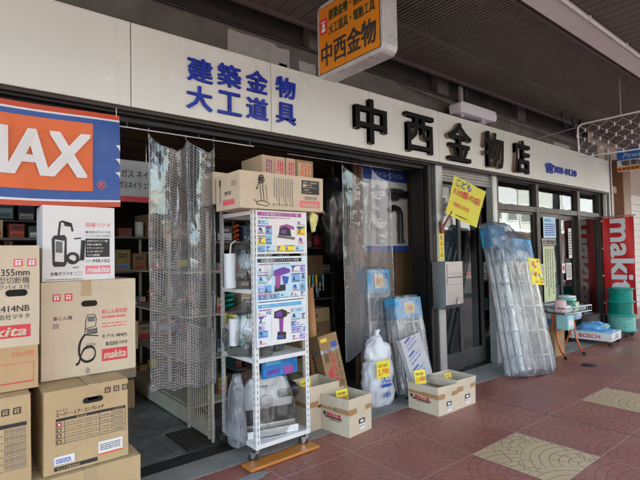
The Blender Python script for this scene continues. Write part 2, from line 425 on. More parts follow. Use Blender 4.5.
def greek(b, o, ux, uy, w, h, rows, m, seed=0, fill=.55):
    """rows of illegible small print"""
    rnd = random.Random(seed); rh = h/rows; assert rh > 0; o = Vector(o); ux = Vector(ux); uy = Vector(uy)
    for r in range(rows):
        x = 0; y = h-(r+1)*rh+rh*.22
        while x < w*.97:
            L = min(rnd.uniform(.6,2.2)*rh, w-x)
            b.rect(o+ux*x+uy*y, ux, uy, L, rh*fill, m); x += L+rh*.28

# ================================================================== SETTING
def struct(name, b): return props(b.build(name), kind='structure')
b = B(); b.add([(-60,-1.6,0),(80,-1.6,0),(80,3.05,0),(-60,3.05,0)], [(0,1,2,3)], paving_m); struct('pavement', b)
b = B(); b.box(-60,80,-1.78,-1.6,-.2,.004, kerb_m); struct('kerb', b)
b = B(); b.add([(-400,-9,-.12),(400,-9,-.12),(400,-1.78,-.12),(-400,-1.78,-.12)], [(0,1,2,3)], asphalt_m); struct('road', b)
b = B(); b.add([(-60,-12,0),(80,-12,0),(80,-9.15,0),(-60,-9.15,0)], [(0,1,2,3)], paving_m); b.box(-60,80,-9.15,-9,-.2,.004,kerb_m); struct('opposite_pavement', b)
b = B(); b.add([(-1500,-1500,-.16),(1500,-1500,-.16),(1500,1500,-.16),(-1500,1500,-.16)], [(0,1,2,3)], asphalt_m); struct('ground', b)
b = B(); b.box(-60,9.75,3.05,3.30,-.12,.004, kerb_m); b.box(4.6,9.75,3.30,3.46,-.12,.006, kerb_m)
b.box(9.75,80,3.05,3.5,-.12,.003, kerb_m); struct('concrete_strip', b)
b = B(); b.box(-60,4.6,3.30,3.455,-.12,.006, black_strip); struct('gutter_strip', b)
b = B(); b.box(-1.6,9.75,3.455,9.0,-.12,.0, floor_m); struct('shop_floor', b)

# ================================================================== HARDWARE SHOP BUILDING
shop = thing('hardware_shop', 'hardware shop front with dark open bay, aluminium posts, dark glass doors under a concrete beam', 'shop', (0,3.4,0))
def sh(b, name, **k):
    b.deform(lambda x,y,z: (x, y-3.4, z)); return b.build(name, shop, **k)
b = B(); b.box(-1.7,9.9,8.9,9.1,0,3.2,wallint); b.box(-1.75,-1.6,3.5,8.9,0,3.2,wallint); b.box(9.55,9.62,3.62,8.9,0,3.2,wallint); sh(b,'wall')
b = B(); b.box(-1.6,9.55,3.62,8.9,2.62,2.70,soffit)
for i in range(14): b.box(-1.6,4.4,3.75+i*.38,3.765+i*.38,2.612,2.622,slat_g)
sh(b,'ceiling')
b = B(); b.box(-1.6,4.38,3.34,3.62,2.50,2.545,bronze2); b.box(-1.6,4.38,3.40,3.44,2.465,2.50,bronze2); b.box(-1.6,4.38,3.50,3.53,2.455,2.50,bronze2); sh(b,'lintel')
b = B(); b.box(4.38,4.44,3.36,3.42,.004,2.545,bronze2); b.box(4.45,4.50,3.36,3.44,.004,2.545,bronze2); b.box(4.38,4.50,3.44,3.62,.004,2.545,bronze2); sh(b,'door_jamb', bevel=.003)
for x0,x1,y0 in ((4.505,4.63,3.345),(5.79,5.90,3.385)):
    b = B(); b.box(x0,x1,y0,y0+.10,.006,2.545,alu_ano)
    b.box(x0+.02,x1-.02,y0-.004,y0,.02,2.54,alu_ano); sh(b,'pillar', bevel=.004)
b = B(); b.box(3.75,5.0,3.93,3.97,0,2.6,wood_b); b.box(4.64,5.0,3.63,3.70,0,2.5,bronze2)
for i in range(6): b.box(3.8+i*.2,3.806+i*.2,3.925,3.93,0,2.6,slat_g)
sh(b,'partition')
b = B()
for i in range(5): b.box(4.635,5.785,3.42+.006*(i%2),3.50,2.36+i*.036,2.36+i*.036+.033,shutterm)
sh(b,'shutter_box', bevel=.003)
# recessed dark sliding doors
def framed(x0,x1,z0,z1,y,fw,fd,fm,gm,name,bot=None,label=None,handle=None):
    bot = bot or fw; b = B()
    b.box(x0,x0+fw,y,y+fd,z0,z1,fm); b.box(x1-fw,x1,y,y+fd,z0,z1,fm)
    b.box(x0+fw,x1-fw,y+.002,y+fd-.002,z1-fw,z1,fm); b.box(x0+fw,x1-fw,y+.002,y+fd-.002,z0,z0+bot,fm)
    f = sh(b,name,bevel=.002)
    g = B(); g.box(x0+fw,x1-fw,y+fd*.5-.003,y+fd*.5+.003,z0+bot,z1-fw,gm); g.deform(lambda x,y,z:(x,y-3.4,z)); g.build('pane',f)
    if handle:
        h = B(); hx = handle; h.box(hx,hx+.022,y-.03,y-.012,.92,1.32,chrome); h.box(hx+.004,hx+.018,y-.012,y,.95,.97,chrome); h.box(hx+.004,hx+.018,y-.012,y,1.27,1.29,chrome)
        h.deform(lambda x,y,z:(x,y-3.4,z)); h.build('handle',f,bevel=.003)
    return f
framed(4.64,5.20,.02,2.08,3.50,.055,.04,door_fr,glass_d,'door',bot=.22,handle=5.05)
framed(5.17,5.785,.02,2.08,3.55,.06,.04,door_fr,glass_d,'door',bot=.22)
framed(4.64,5.785,2.09,2.355,3.52,.035,.04,door_fr,glass_d,'transom')
b = B(); b.box(4.64,5.785,3.46,3.62,-.1,.018,bronze2); sh(b,'threshold')
# glazed shopfront on the right
G0 = 3.40
b = B()
b.box(5.905,9.52,G0,G0+.09,2.075,2.155,bronze); b.box(5.905,9.52,G0,G0+.09,2.50,2.545,bronze)
b.box(5.905,9.52,G0,G0+.10,.006,.05,bronze)
for x0,x1 in ((5.905,5.96),(7.03,7.11),(8.50,8.60),(9.44,9.52)):
    b.box(x0,x1,G0-.004,G0+.096,.006,2.545,bronze)
sh(b,'shopfront_frame',bevel=.002)
for x0,x1 in ((5.96,7.03),(7.11,8.50),(8.60,9.44)):
    b = B(); b.box(x0,x1,G0+.05,G0+.056,2.155,2.50,glass); sh(b,'pane')
framed(5.96,7.03,.05,2.075,G0+.03,.035,.04,bronze,glass,'window',bot=.35)
framed(8.60,9.44,.05,2.075,G0+.03,.035,.04,bronze,glass,'window',bot=.30)
framed(7.11,7.90,.05,2.075,G0+.02,.075,.035,bronze,glass,'door',bot=.28)
framed(7.82,8.50,.05,2.075,G0+.058,.075,.035,bronze,glass,'door',bot=.28)
b = B(); b.box(9.52,9.60,3.36,3.62,0,2.545,bronze2); b.box(9.62,9.74,3.40,3.62,0,3.14,conc_d); sh(b,'corner_post')
# sign beam
b = B(); b.box(-1.7,9.75,3.42,3.62,2.545,3.14,conc_d)
b.box(-1.7,9.75,3.50,3.80,3.14,3.47,conc)
b.box(-1.7,9.75,3.66,3.90,3.47,4.3,conc_d)
for x in (.9,2.95,5.0,7.0,9.1): b.box(x-.12,x+.12,3.56,3.66,3.47,4.2,conc)
sh(b,'beam',bevel=.006)
b = B()
rnd = random.Random(3)
def patch(cx,cz,w,h,k):
    pts = []
    for i in range(22):
        a = 2*math.pi*i/22; rr = .75+.75*rnd.random()
        px = max(-1,min(1,1.2*math.cos(a)*rr)); pz = max(-1,min(.9+.1*rnd.random(),1.25*math.sin(a)*rr)); pts.append((cx+w*px, cz+h*pz))
    b.prism(pts,(0,3.494,0),XP,ZP,paint_p,.004)
patch(2.22,3.30,.32,.13,0); patch(2.75,3.26,.10,.08,1); patch(2.47,3.21,.05,.05,2); patch(8.2,3.24,.3,.06,3)
b.deform(lambda x,y,z: (x, y-3.4, z)); build_split(b,'paint_patch',shop)
b = B(); b.tube([(-1.6,3.47,3.455),(2.0,3.47,3.46),(5.2,3.47,3.44),(9.7,3.47,3.45)],.011,black_pl,6)
b.tube([(4.0,3.45,3.40),(5.0,3.44,3.33),(6.2,3.44,3.36),(9.6,3.45,3.30)],.006,black_pl,5); b.deform(lambda x,y,z: (x, y-3.4, z)); build_split(b,'cable',shop)

# ------------------------------------------------------------------ fascia sign
sg = thing('shop_sign', 'long white fascia sign with big black and small blue Japanese lettering above the shop front', 'sign', (0,3.3,2.55))
def sgb(b,name,**k): b.deform(lambda x,y,z:(x,y-3.3,z-2.55)); return b.build(name,sg,**k)
SEAMS = [-1.2,-.075,1.043,2.20,3.38,4.52,5.65,6.77,7.90,8.83,9.66]
for i in range(10):
    b = B(); a, c = SEAMS[i]+.003, SEAMS[i+1]-.003
    b.box(a,c,3.30,3.345,2.545,3.135,sign_w)
    for z0,z1 in ((2.545,2.557),(3.123,3.135)): b.box(a,c,3.294,3.30,z0,z1,sign_w)
    sgb(b,'panel',bevel=.004)
b = B(); b.box(-1.2,9.66,3.35,3.42,2.55,3.13,conc_d); sgb(b,'backing')
b = B(); b.box(-1.2,9.66,3.305,3.42,2.515,2.54,bronze); sgb(b,'bottom_trim',bevel=.003)
for ch, x0, x1, z0, z1 in (('中',3.15,3.58,2.60,3.035),('西',3.89,4.36,2.60,3.015),('金',4.63,5.11,2.59,3.045),('物',5.39,5.87,2.59,3.045),('店',6.15,6.59,2.585,3.045)):
    b = B(); b.text(ch,(x0,3.30,z0),XP,ZP,x1-x0,z1-z0,sign_blk,bold=.028,depth=.045,side=sign_tan,off=.004); sgb(b,'character')
for ch, x, z in (('建',1.452,2.825),('築',1.70,2.84),('金',1.955,2.85),('物',2.245,2.86),('大',1.445,2.612),('工',1.70,2.62),('道',1.955,2.625),('具',2.245,2.635)):
    b = B(); b.text(ch,(x,3.30,z),XP,ZP,.20,.178,sign_blue,bold=.03,depth=.014,off=.004); sgb(b,'character')
b = B(); b.text('☎380-0130',(7.14,3.30,2.68),XP,ZP,1.09,.15,sign_blue,bold=.035,depth=.012,off=.004); sgb(b,'phone_number')

# ================================================================== ARCADE CANOPY
can = thing('arcade_canopy', 'brown slatted arcade ceiling with a long dark louvre running over the pavement', 'canopy', (0,0,3.6))
def cn(b,name,**k): b.deform(lambda x,y,z:(x,y,z-3.6)); return b.build(name,can,**k)
def slats(y0,y1,x0,x1,pitch=.125):
    b = B(); x = x0
    while x < x1: b.box(x+.005,x+pitch-.005,y0,y1,3.6,3.612,slat); x += pitch
    b.box(x0,x1,y0,y1,3.613,3.63,slat_g)
    return cn(b,'slat_panel')
slats(2.80,3.30,-4,30); slats(1.30,1.92,-4,30); slats(-.5,1.30,-4,30)
b = B()
for y in (1.92,2.77): b.box(-4,30,y,y+.035,3.585,3.635,slat)
b.box(-4,30,3.295,3.33,3.57,3.64,slat); b.box(-4,30,-.55,-.5,3.45,3.9,slat); cn(b,'edge_trim')
b = B(); x = -2.0
while x < 22: b.box(x,x+.013,1.955,2.77,3.595,3.63,louvre_m); x += .045
cn(b,'louvre')
b = B(); b.box(-4,30,-.5,3.9,4.25,4.32,plenum); b.box(-4,30,3.33,3.34,3.6,4.25,plenum); 
for i in range(12): b.box(-3+i*2.6,-2.88+i*2.6,1.9,2.85,3.75,3.87,plenum)
cn(b,'roof')
for x in (-3.9,8.4,17,26):
    b = B(); b.box(x,x+.16,-.72,-.56,-.0,3.6,slat); cn(b,'column',bevel=.005)
# strip lamp fixture hanging below the ceiling (unlit)
lf = thing('strip_light', 'long unlit white fluorescent strip fixture under the slatted ceiling', 'light fixture', (1.2,1.68,3.52))
b = B(); b.box(0,9.2,-.03,.155,.0,.075,white_m); b.build('housing',lf,bevel=.006)
b = B(); b.tube([(0,-.06,-.005),(9.2,-.06,-.005)],.014,white_p,10); b.build('tube',lf)
b = B()
for i in range(10): b.box(.5+i*.9,.53+i*.9,-.08,-.03,-.015,.02,white_m)
build_split(b,'socket',lf)
# bracket lamp over the sign
bl = thing('wall_lamp', 'unlit white box lamp fixed to the beam above the black sign letters', 'light fixture', (4.85,3.30,3.16))
b = B(); b.prism([(0,.02),(.78,.02),(.80,.05),(.80,.125),(.76,.15),(.03,.15),(0,.125)],(0,-.09,0),XP,ZP,M('lamp_diffuser',(.72,.72,.78),.35,var=.03),.17); b.build('diffuser',bl,bevel=.008)
b = B(); b.box(.2,.55,-.02,.19,.151,.17,white_m); b.box(.1,.16,-.02,.06,-.01,.018,alu); b.box(.5,.62,-.05,.03,-.02,.018,alu); b.build('bracket',bl)
b = B(); b.box(.28,.34,.10,.13,.17,.44,alu_ano); b.box(.44,.47,.12,.14,.17,.44,conc_d); b.build('bracket_post',bl)
# hook bracket on the ceiling
b = B(); b.tube([(7.35,3.12,3.6),(7.35,3.12,3.50),(7.5,3.12,3.38),(7.58,3.12,3.42)],.012,bronze2,6); b.tube([(7.75,3.14,3.6),(7.95,3.14,3.30)],.018,bronze2,6); b.tube([(8.05,3.14,3.6),(7.97,3.14,3.28)],.014,bronze2,6)
props(b.build('ceiling_hook'),'rusty iron hook and strut hanging from the ceiling above the telephone number','hook')

# ------------------------------------------------------------------ orange blade sign
orange_f = M('orange_sign_face', (.62,.22,.015), .35, var=.06)
bs = thing('hanging_sign', 'orange double sided hanging sign with white rounded frame and dark Japanese lettering', 'sign', (2.40,2.57,2.94))
def rrect(w,h,r,n=5):
    P_=[]
    for cx,cz,a0 in ((w-r,r,-90),(w-r,h-r,0),(r,h-r,90),(r,r,180)):
        for i in range(n+1): a=R(a0+90*i/n); P_.append((cx+r*math.cos(a),cz+r*math.sin(a)))
    return P_
b = B(); b.prism(rrect(.72,.60,.06),(0,.34,-.03),YN,ZP,M('sign_frame_white',(.55,.55,.54),.3,metal=.2,dirt=.2),.15)
b.build('frame',bs,bevel=.006)
b = B(); b.rect((0,.315,.002),YN,ZP,.67,.535,ink,.002); b.rect((0,.31,.007),YN,ZP,.66,.525,orange_f,.004)
b.rect((.15,-.355,.002),YP,ZP,.67,.535,orange_f,.004); b.build('face',bs)
b = B()
b.text('中西金物',(0,.285,.055),YN,ZP,.60,.185,ink,bold=.03,off=.006)
b.text('建築金物・建築資材',(0,.19,.40),YN,ZP,.50,.085,M('green_black_ink',(.01,.05,.02),.5),bold=.03,off=.006)
b.text('大工道具・電動工具',(0,.19,.285),YN,ZP,.50,.085,M('green_black_ink',(.01,.05,.02),.5),bold=.03,off=.006)
b.rect((0,.295,.315),YN,ZP,.085,.13,red_ink,.006)
b.rect((0,.275,.335),YN,ZP,.045,.028,white_p,.008); b.rect((0,.268,.37),YN,ZP,.031,.03,white_p,.008); b.rect((0,.28,.41),YN,ZP,.05,.010,white_p,.008)
b.build('lettering',bs)
b = B(); b.tube([(.075,.15,.57),(.075,.15,.66)],.014,alu_ano,8); b.tube([(.075,-.25,.57),(.075,-.25,.66)],.014,alu_ano,8); build_split(b,'hanger',bs)

# ------------------------------------------------------------------ wire frame with droplets, top right
wf = thing('wire_net_frame', 'white tube frame strung with knotted clear net hanging at the upper right', 'net frame', (6.5,2.56,2.70))
def cage():
    b = B(); W_,H_ = 2.6,.43
    pts = [(0,0,.06),(0,0,H_-.06)]+[(0,-.06*(1-math.cos(R(a))),H_-.06+.06*math.sin(R(a))) for a in (30,60,90)]+[(0,-W_,H_+.02)]
    b.tube(pts,.011,white_m,8)
    pts = [(0,0,.06)]+[(0,-.06*(1-math.cos(R(a))),.06-.06*math.sin(R(a))) for a in (30,60,90)]+[(0,-W_,-.05)]
    b.tube(pts,.009,white_m,8); b.build('tube_frame',wf)
    b = B(); k = B(); n = 30; rowz = 6
    def P_(i,j): 
        return Vector((.012*math.sin(i*2.1+j), -i*.087+.01*math.sin(i*3.3+j*1.9), .015+ j*(H_-.03)/rowz + .012*math.sin(i*1.7+j*2.2)))
    for i in range(n):
        for j in range(rowz):
            a = P_(i,j); c = P_(i+1,j+1); 
            if (i+j)%2==0: b.tube([a,(a+c)/2+Vector((0,0,-.008)),c],.0018,white_p,4,cap=False)
            a2 = P_(i,j+1); c2 = P_(i+1,j)
            if (i+j)%2==1: b.tube([a2,c2],.0018,white_p,4,cap=False)
            if (i+j)%2==0: k.lathe([(.001,-.038),(.008,-.02),(.007,.005),(.001,.028)],a,white_bag,6)
    b.build('net',wf); build_split(k,'knot',wf)
cage()
b = B(); b.tube([(0,.03,.40),(0,.55,.36)],.005,alu_ano,5); b.tube([(0,-.5,.44),(0,-.5,.9)],.005,alu_ano,5); build_split(b,'stay_wire',wf)

# ================================================================== NEXT SHOP on the right
nb = thing('neighbouring_shop', 'pinkish plastered shop next door with brown columns and pale shutters', 'shop', (9.8,3.4,0))
b = B(); b.box(0,3.0,.20,.34,2.65,4.3,wallext); b.box(3.0,20,.15,5,0,4.3,wallext); b.build('wall',nb)
for x,w in ((.85,.42),):
    b = B(); b.box(x,x+w,-.02,.22,0,3.3,redcol); b.build('column',nb,bevel=.01)
b = B(); b.box(-.05,.85,.10,.2,2.62,2.75,wallext); b.box(-.02,.84,.15,.2,0,2.62,M('pale_panel',(.62,.60,.57),.5,var=.04,dirt=.2)); b.build('panel',nb)
b = B(); b.box(1.28,3.0,.12,.18,.25,2.65,M('pale_panel2',(.66,.65,.63),.5,var=.04)); b.box(1.28,3.0,.10,.2,0,.25,M('pink_base',(.45,.28,.24),.6))
for i in range(16): b.box(1.28,3.0,.115,.12,.35+i*.14,.356+i*.14,grey_ink)
b.build('shutter',nb)
b = B(); b.box(0.0,.05,-.05,.0,0,3.4,alu_ano); b.box(.22,.27,-.02,.03,0,3.3,alu_ano); b.build('downpipe',nb)
# blue/white/orange hanging sign next door
ns = thing('tool_shop_sign', 'blue, white and orange projecting sign for power tools at the right edge', 'sign', (9.8,2.98,2.93))
b = B(); b.box(0,.10,-.9,.22,0,.40,white_m); b.build('case',ns,bevel=.004)
b = B(); b.rect((0,.22,.20),YN,ZP,1.1,.20,M('sign_sky_blue',(.03,.17,.55),.35),.003); b.rect((0,.22,0),YN,ZP,1.1,.075,orange_f,.003)
for i in range(16): b.rect((0,.19-i*.068,.02),YN,ZP,.032,.03,ink,.005)
b.text('電動工具',(0,.15,.088),YN,ZP,.62,.10,ink,bold=.03,off=.005)
b.text('Power Tools',(0,.12,.235),YN,ZP,.70,.09,white_p,bold=.0,off=.005,shear=.3)
b.build('lettering',ns)

# ================================================================== OPPOSITE SIDE of the street (behind the camera; seen in the glass)
def street_building(x0,x1,h,c,label,n):
    t_ = thing('street_building',label,'building',(x0,-12,0)); wm = M('facade_%s'%n,c,.7,dirt=.2)
    b = B(); b.box(0,x1-x0,-8,0,0,h,wm); b.build('wall',t_)
    b = B(); b.box(-.05,x1-x0+.05,-8.05,.12,h,h+.25,wm); b.build('roof',t_)
    z = 3.9
    while z < h-1.4:
        k = max(2,int((x1-x0)/2.2)); w_ = (x1-x0)/k
        for i in range(k):
            f = B(); f.box(i*w_+.4,(i+1)*w_-.4,.01,.07,z-.05,z+1.35,white_m); fo = f.build('window',t_)
            g = B(); g.box(i*w_+.45,(i+1)*w_-.45,.072,.08,z,z+1.3,glass_dark2); g.build('pane',fo)
        z += 2.9
    b = B(); b.box(.3,x1-x0-.3,.02,.06,.1,2.4,grey_ink); b.build('shopfront',t_)
    b = B(); b.box(-.1,x1-x0+.1,.05,1.6,2.9,3.05,white_m); b.build('awning',t_)
glass_dark2 = M('street_window_pane',(.03,.035,.04),.08,spec=.8)
for i,(a,c,h,col_,lb) in enumerate(((-16,-7.2,7.5,(0.33,0.30,0.25),'cream three storey shop house across the road'),(-7,1,9.5,(0.37,0.37,0.36),'pale grey shop house across the road'),
    (1.2,8,8.3,(0.40,0.38,0.36),'white two window shop house across the road'),(8.2,17,10.5,(0.36,0.35,0.34),'tall off white block across the road'),(17.2,27,9.6,(0.30,0.26,0.23),'tan block across the road'),(27.2,36,11,(0.42,0.41,0.40),'white walled block across the road, farther along'),(36.2,44,9.5,(0.36,0.35,0.31),'cream block across the road past the white walled one'),(44.2,56,12,(0.40,0.40,0.40),'long pale block across the road near its far end'),(56.2,72,10,(0.27,0.25,0.23),'brownish block farthest along the opposite side'))):
    street_building(a,c,h,col_,lb,'abcdefghi'[i])

# ================================================================== CARTONS
def care_icons(b, x, z, s, m, y=0, n=2):
    for i in range(n):
        o = (x+i*s*1.5, y, z)
        b.rect(o,XP,ZP,s,s,m,.0015)
        for k in range(2): b.rect((x+i*s*1.5+s*(.18+.36*k),y,z+s*.18),XP,ZP,s*.24,s*.4,white_p if m is not ink else card2,.003)
        b.rect((x+i*s*1.5+s*.15,y,z+s*.68),XP,ZP,s*.7,s*.14,white_p if m is not ink else card2,.003)
def carton(name, label, loc, w, d, h, m, rz=0, front=None, side=None, top=None, group=None, tp=None, hole=None, cat='carton', bulge=.004):
    t_ = thing(name,label,cat,loc,rz,group)
    b = B(); j = lambda: random.uniform(-bulge,bulge)
    c = [(j(),0,0),(w+j(),0,0),(w+j(),d,0),(j(),d,0),(j(),0,h+j()/2),(w+j(),0,h+j()/2),(w+j(),d,h+j()/2),(j(),d,h+j()/2)]
    cV=[Vector(q) for q in c]; K=8
    def grid(a,bb,cc,dd):
        vs=[(a*(1-i/K)+bb*(i/K))*(1-j_/K)+(dd*(1-i/K)+cc*(i/K))*(j_/K) for j_ in range(K+1) for i in range(K+1)]
        b.add(vs,[(j_*(K+1)+i,j_*(K+1)+i+1,(j_+1)*(K+1)+i+1,(j_+1)*(K+1)+i) for j_ in range(K) for i in range(K)],m)
    grid(cV[0],cV[1],cV[5],cV[4]); grid(cV[2],cV[3],cV[7],cV[6]); grid(cV[1],cV[2],cV[6],cV[5]); grid(cV[3],cV[0],cV[4],cV[7]); grid(cV[4],cV[5],cV[6],cV[7]); grid(cV[3],cV[2],cV[1],cV[0])
    b.rect((.01,d/2-.002,h+.0015),XP,YP,w-.02,.004,dark,.0012)
    if front: front(b,w,d,h)
    if side: side(b,w,d,h)
    sd_ = random.uniform(0,50); A = .007 if w*h > .08 else .003
    def sagf(x,y,z):
        u=min(max(x/w,0),1); q=min(max(z/h,0),1); f_=math.sin(math.pi*u)*math.sin(math.pi*q)*A*(.6+.8*abs(mnoise.noise(Vector((u*2,q*2,sd_)))))
        e_=.0028*mnoise.noise(Vector((x*7+sd_,y*7,z*7)))
        return (x+e_*(.3 if x<w/2 else 1), y+(f_ if y<d/2 else -f_)+e_, z)
    b.deform(sagf)
    b.build('body',t_,bevel=.005)
    if tp is not None:
        b = B(); a,wd,drop = tp; tm = tape2
        b.box(a,a+wd,-.0022,-.0008,h-drop,h+.0035,tm); b.box(a,a+wd,-.0022,d+.002,h+.0028,h+.0042,tm); b.box(a,a+wd,d+.0008,d+.002,h-drop,h+.0035,tm)
        b.build('tape',t_)
    if hole:
        b = B(); x,z,ww,hh = hole; n=8; pts=[]
        for sgn,cx in ((1,x+ww-hh/2),(-1,x+hh/2)):
            for i in range(n+1):
                a = R(-90+180*i/n)*1; pts.append((cx+sgn*math.cos(a)*hh/2, z+hh/2+sgn*math.sin(a)*hh/2))
        b.prism(pts,(0,-.0022,0),XP,ZP,dark,.002); b.build('hand_hole',t_)
    return t_

def smooth(pts, k=5):
    """Catmull-Rom curve through flat points"""
    out=[]; P_=[pts[0]]+list(pts)+[pts[-1]]
    for i in range(1,len(P_)-2):
        for j in range(k):
            t=j/k; out.append(tuple(.5*((2*P_[i][c])+(-P_[i-1][c]+P_[i+1][c])*t+(2*P_[i-1][c]-5*P_[i][c]+4*P_[i+1][c]-P_[i+2][c])*t*t+(-P_[i-1][c]+3*P_[i][c]-3*P_[i+1][c]+P_[i+2][c])*t**3) for c in range(2)))
    return out+[pts[-1]]
# ---- compressor carton
def fr_comp(b,w,d,h):
    care_icons(b,w*.70,h*.86,.032,ink,n=3)
    b.text('マックス',(w*.13,0,h*.735),XP,ZP,w*.13,h*.028,ink,bold=.02)
    b.text('スーパー・エア・コンプレッサ',(w*.13,0,h*.675),XP,ZP,w*.56,h*.052,ink,bold=.025,shear=.15)
    z0 = h*.62
    b.rect((w*.13,0,z0),XP,ZP,w*.83,h*.035,ink)
    b.text('商品名',(w*.36,0,z0+h*.006),XP,ZP,w*.12,h*.022,card2,bold=.01,off=.004)
    b.text('ＪＡＮコード',(w*.80,0,z0+h*.006),XP,ZP,w*.13,h*.022,card2,bold=.01,off=.004)
    for r in range(4):
        z = z0-h*.07*(r+1)
        b.rect((w*.13,0,z),XP,ZP,w*.83,.0022,ink)
        b.rect((w*.14,0,z+h*.012),XP,ZP,.022,h*.045,ink); b.rect((w*.14+.004,0,z+h*.012+.004),XP,ZP,.014,h*.045-.008,card2,.003)
        if r==0: b.rect((w*.14-.001,0,z+h*.012),XP,ZP,.024,h*.045,red_ink,.004); b.rect((w*.14+.006,0,z+h*.022),XP,ZP,.010,h*.022,white_p,.005)
        b.text(('AK-HL1230E  30気圧 30L','AK-HL1230E  45気圧 11L','AK-HL9500E  30気圧 25L','AK-LH1220E  27気圧 18L')[r],(w*.24,0,z+h*.02),XP,ZP,w*.38,h*.028,grey_ink,bold=.0)
        for k in range(22):
            if k%3: b.rect((w*.80+k*w*.0065,0,z+h*.014),XP,ZP,w*.0035,h*.042,grey_ink)
        b.text('¥ 98,000',(w*.66,0,z+h*.02),XP,ZP,w*.1,h*.022,grey_ink)
    for xx in (.13,.225,.635,.785,.958): b.rect((w*xx,0,z0-h*.28),XP,ZP,.0022,h*.30,ink)
    b.rect((w*.11,0,h*.10),XP,ZP,w*.23,h*.10,white_p); greek(b,(w*.13,-.002,h*.115),XP,ZP,w*.17,h*.06,3,blue_ink,3)
    b.rect((w*.62,0,h*.09),XP,ZP,w*.30,h*.165,white_p); b.rect((w*.62,-.002,h*.09),XP,ZP,w*.30,h*.022,orange_ink); greek(b,(w*.64,-.002,h*.14),XP,ZP,w*.25,h*.09,4,grey_ink,4)
    b.rect((w*.11,0,h*.03),XP,ZP,w*.50,h*.048,ink); b.text('マックス株式会社',(w*.14,0,h*.038),XP,ZP,w*.26,h*.030,card2,bold=.02,off=.004)
carton('compressor_carton','tan carton with hand hole and black product table ticked in red',(.452,2.90,.345),.436,.40,.445,card2,front=fr_comp,tp=(.215,.055,.085),hole=(.19,.345,.105,.032))
def fr_484(b,w,d,h):
    care_icons(b,w*.115,h*.80,.042,red_ink)
    b.text('集じん機',(w*.12,0,h*.60),XP,ZP,w*.19,h*.045,ink,bold=.01)
    b.text('回',(w*.12,0,h*.52),XP,ZP,w*.05,h*.05,grey_ink)
    b.text('粉じん専用型',(w*.62,0,h*.63),XP,ZP,w*.28,h*.05,red_ink2,bold=.02)
    greek(b,(w*.62,0,h*.575),XP,ZP,w*.26,h*.04,1,red_ink2,8); greek(b,(w*.62,0,h*.48),XP,ZP,w*.27,h*.065,2,red_ink2,9,.35)
    b.text('モデル 484(P)',(w*.62,0,h*.36),XP,ZP,w*.28,h*.05,ink,bold=.02)
    b.text('株式会社マキタ',(w*.66,0,h*.28),XP,ZP,w*.24,h*.045,ink)
    b.rect((w*.62,0,h*.12),XP,ZP,w*.28,h*.13,red_ink); b.text('makita',(w*.64,0,h*.145),XP,ZP,w*.24,h*.085,card3,bold=.04,shear=.25,off=.004)
    b.text('⇧',(w*.44,0,h*.02),XP,ZP,w*.05,h*.06,grey_ink)
    # line drawing of the vacuum with its hose
    T_=lambda x,z:(w*(.345+(x-.17)*.62),-.001,h*(.13+(z-.10)*.90))
    def ln(pts,r=.003): b.tube([T_(x,z) for x,z in pts],r*.8,ink,4)
    def lnc(pts,r=.003): ln(smooth(pts),r)
    ln([(.33,.50),(.50,.52),(.52,.60),(.49,.66),(.37,.66),(.34,.60),(.33,.50)]); b.rect((w*.47,0,h*.56),XP,ZP,w*.075,h*.055,grey_ink); b.rect((w*.458,0,h*.44),XP,ZP,w*.105,h*.045,grey_ink); greek(b,(w*.45,0,h*.30),XP,ZP,w*.10,h*.03,2,grey_ink,5)
    ln([(.33,.50),(.32,.43),(.53,.44),(.52,.50)],.004); ln([(.30,.43),(.55,.40)],.004)
    for q in (0,.015): lnc([(.33-q,.43),(.26-q,.36),(.23-q,.26),(.25,.17-q),(.34,.12-q),(.46,.14-q),(.50,.21),(.44,.27+q),(.32,.26+q),(.26,.20),(.22,.12-q),(.17,.10-q)],.005)
carton('vacuum_carton','pale carton printed with a dust collector and curled hose, under the white radio box',(.473,3.14,.795),.535,.42,.572,card3,front=fr_484,tp=(.215,.055,.09),hole=(.215,.415,.09,.036),rz=-1)
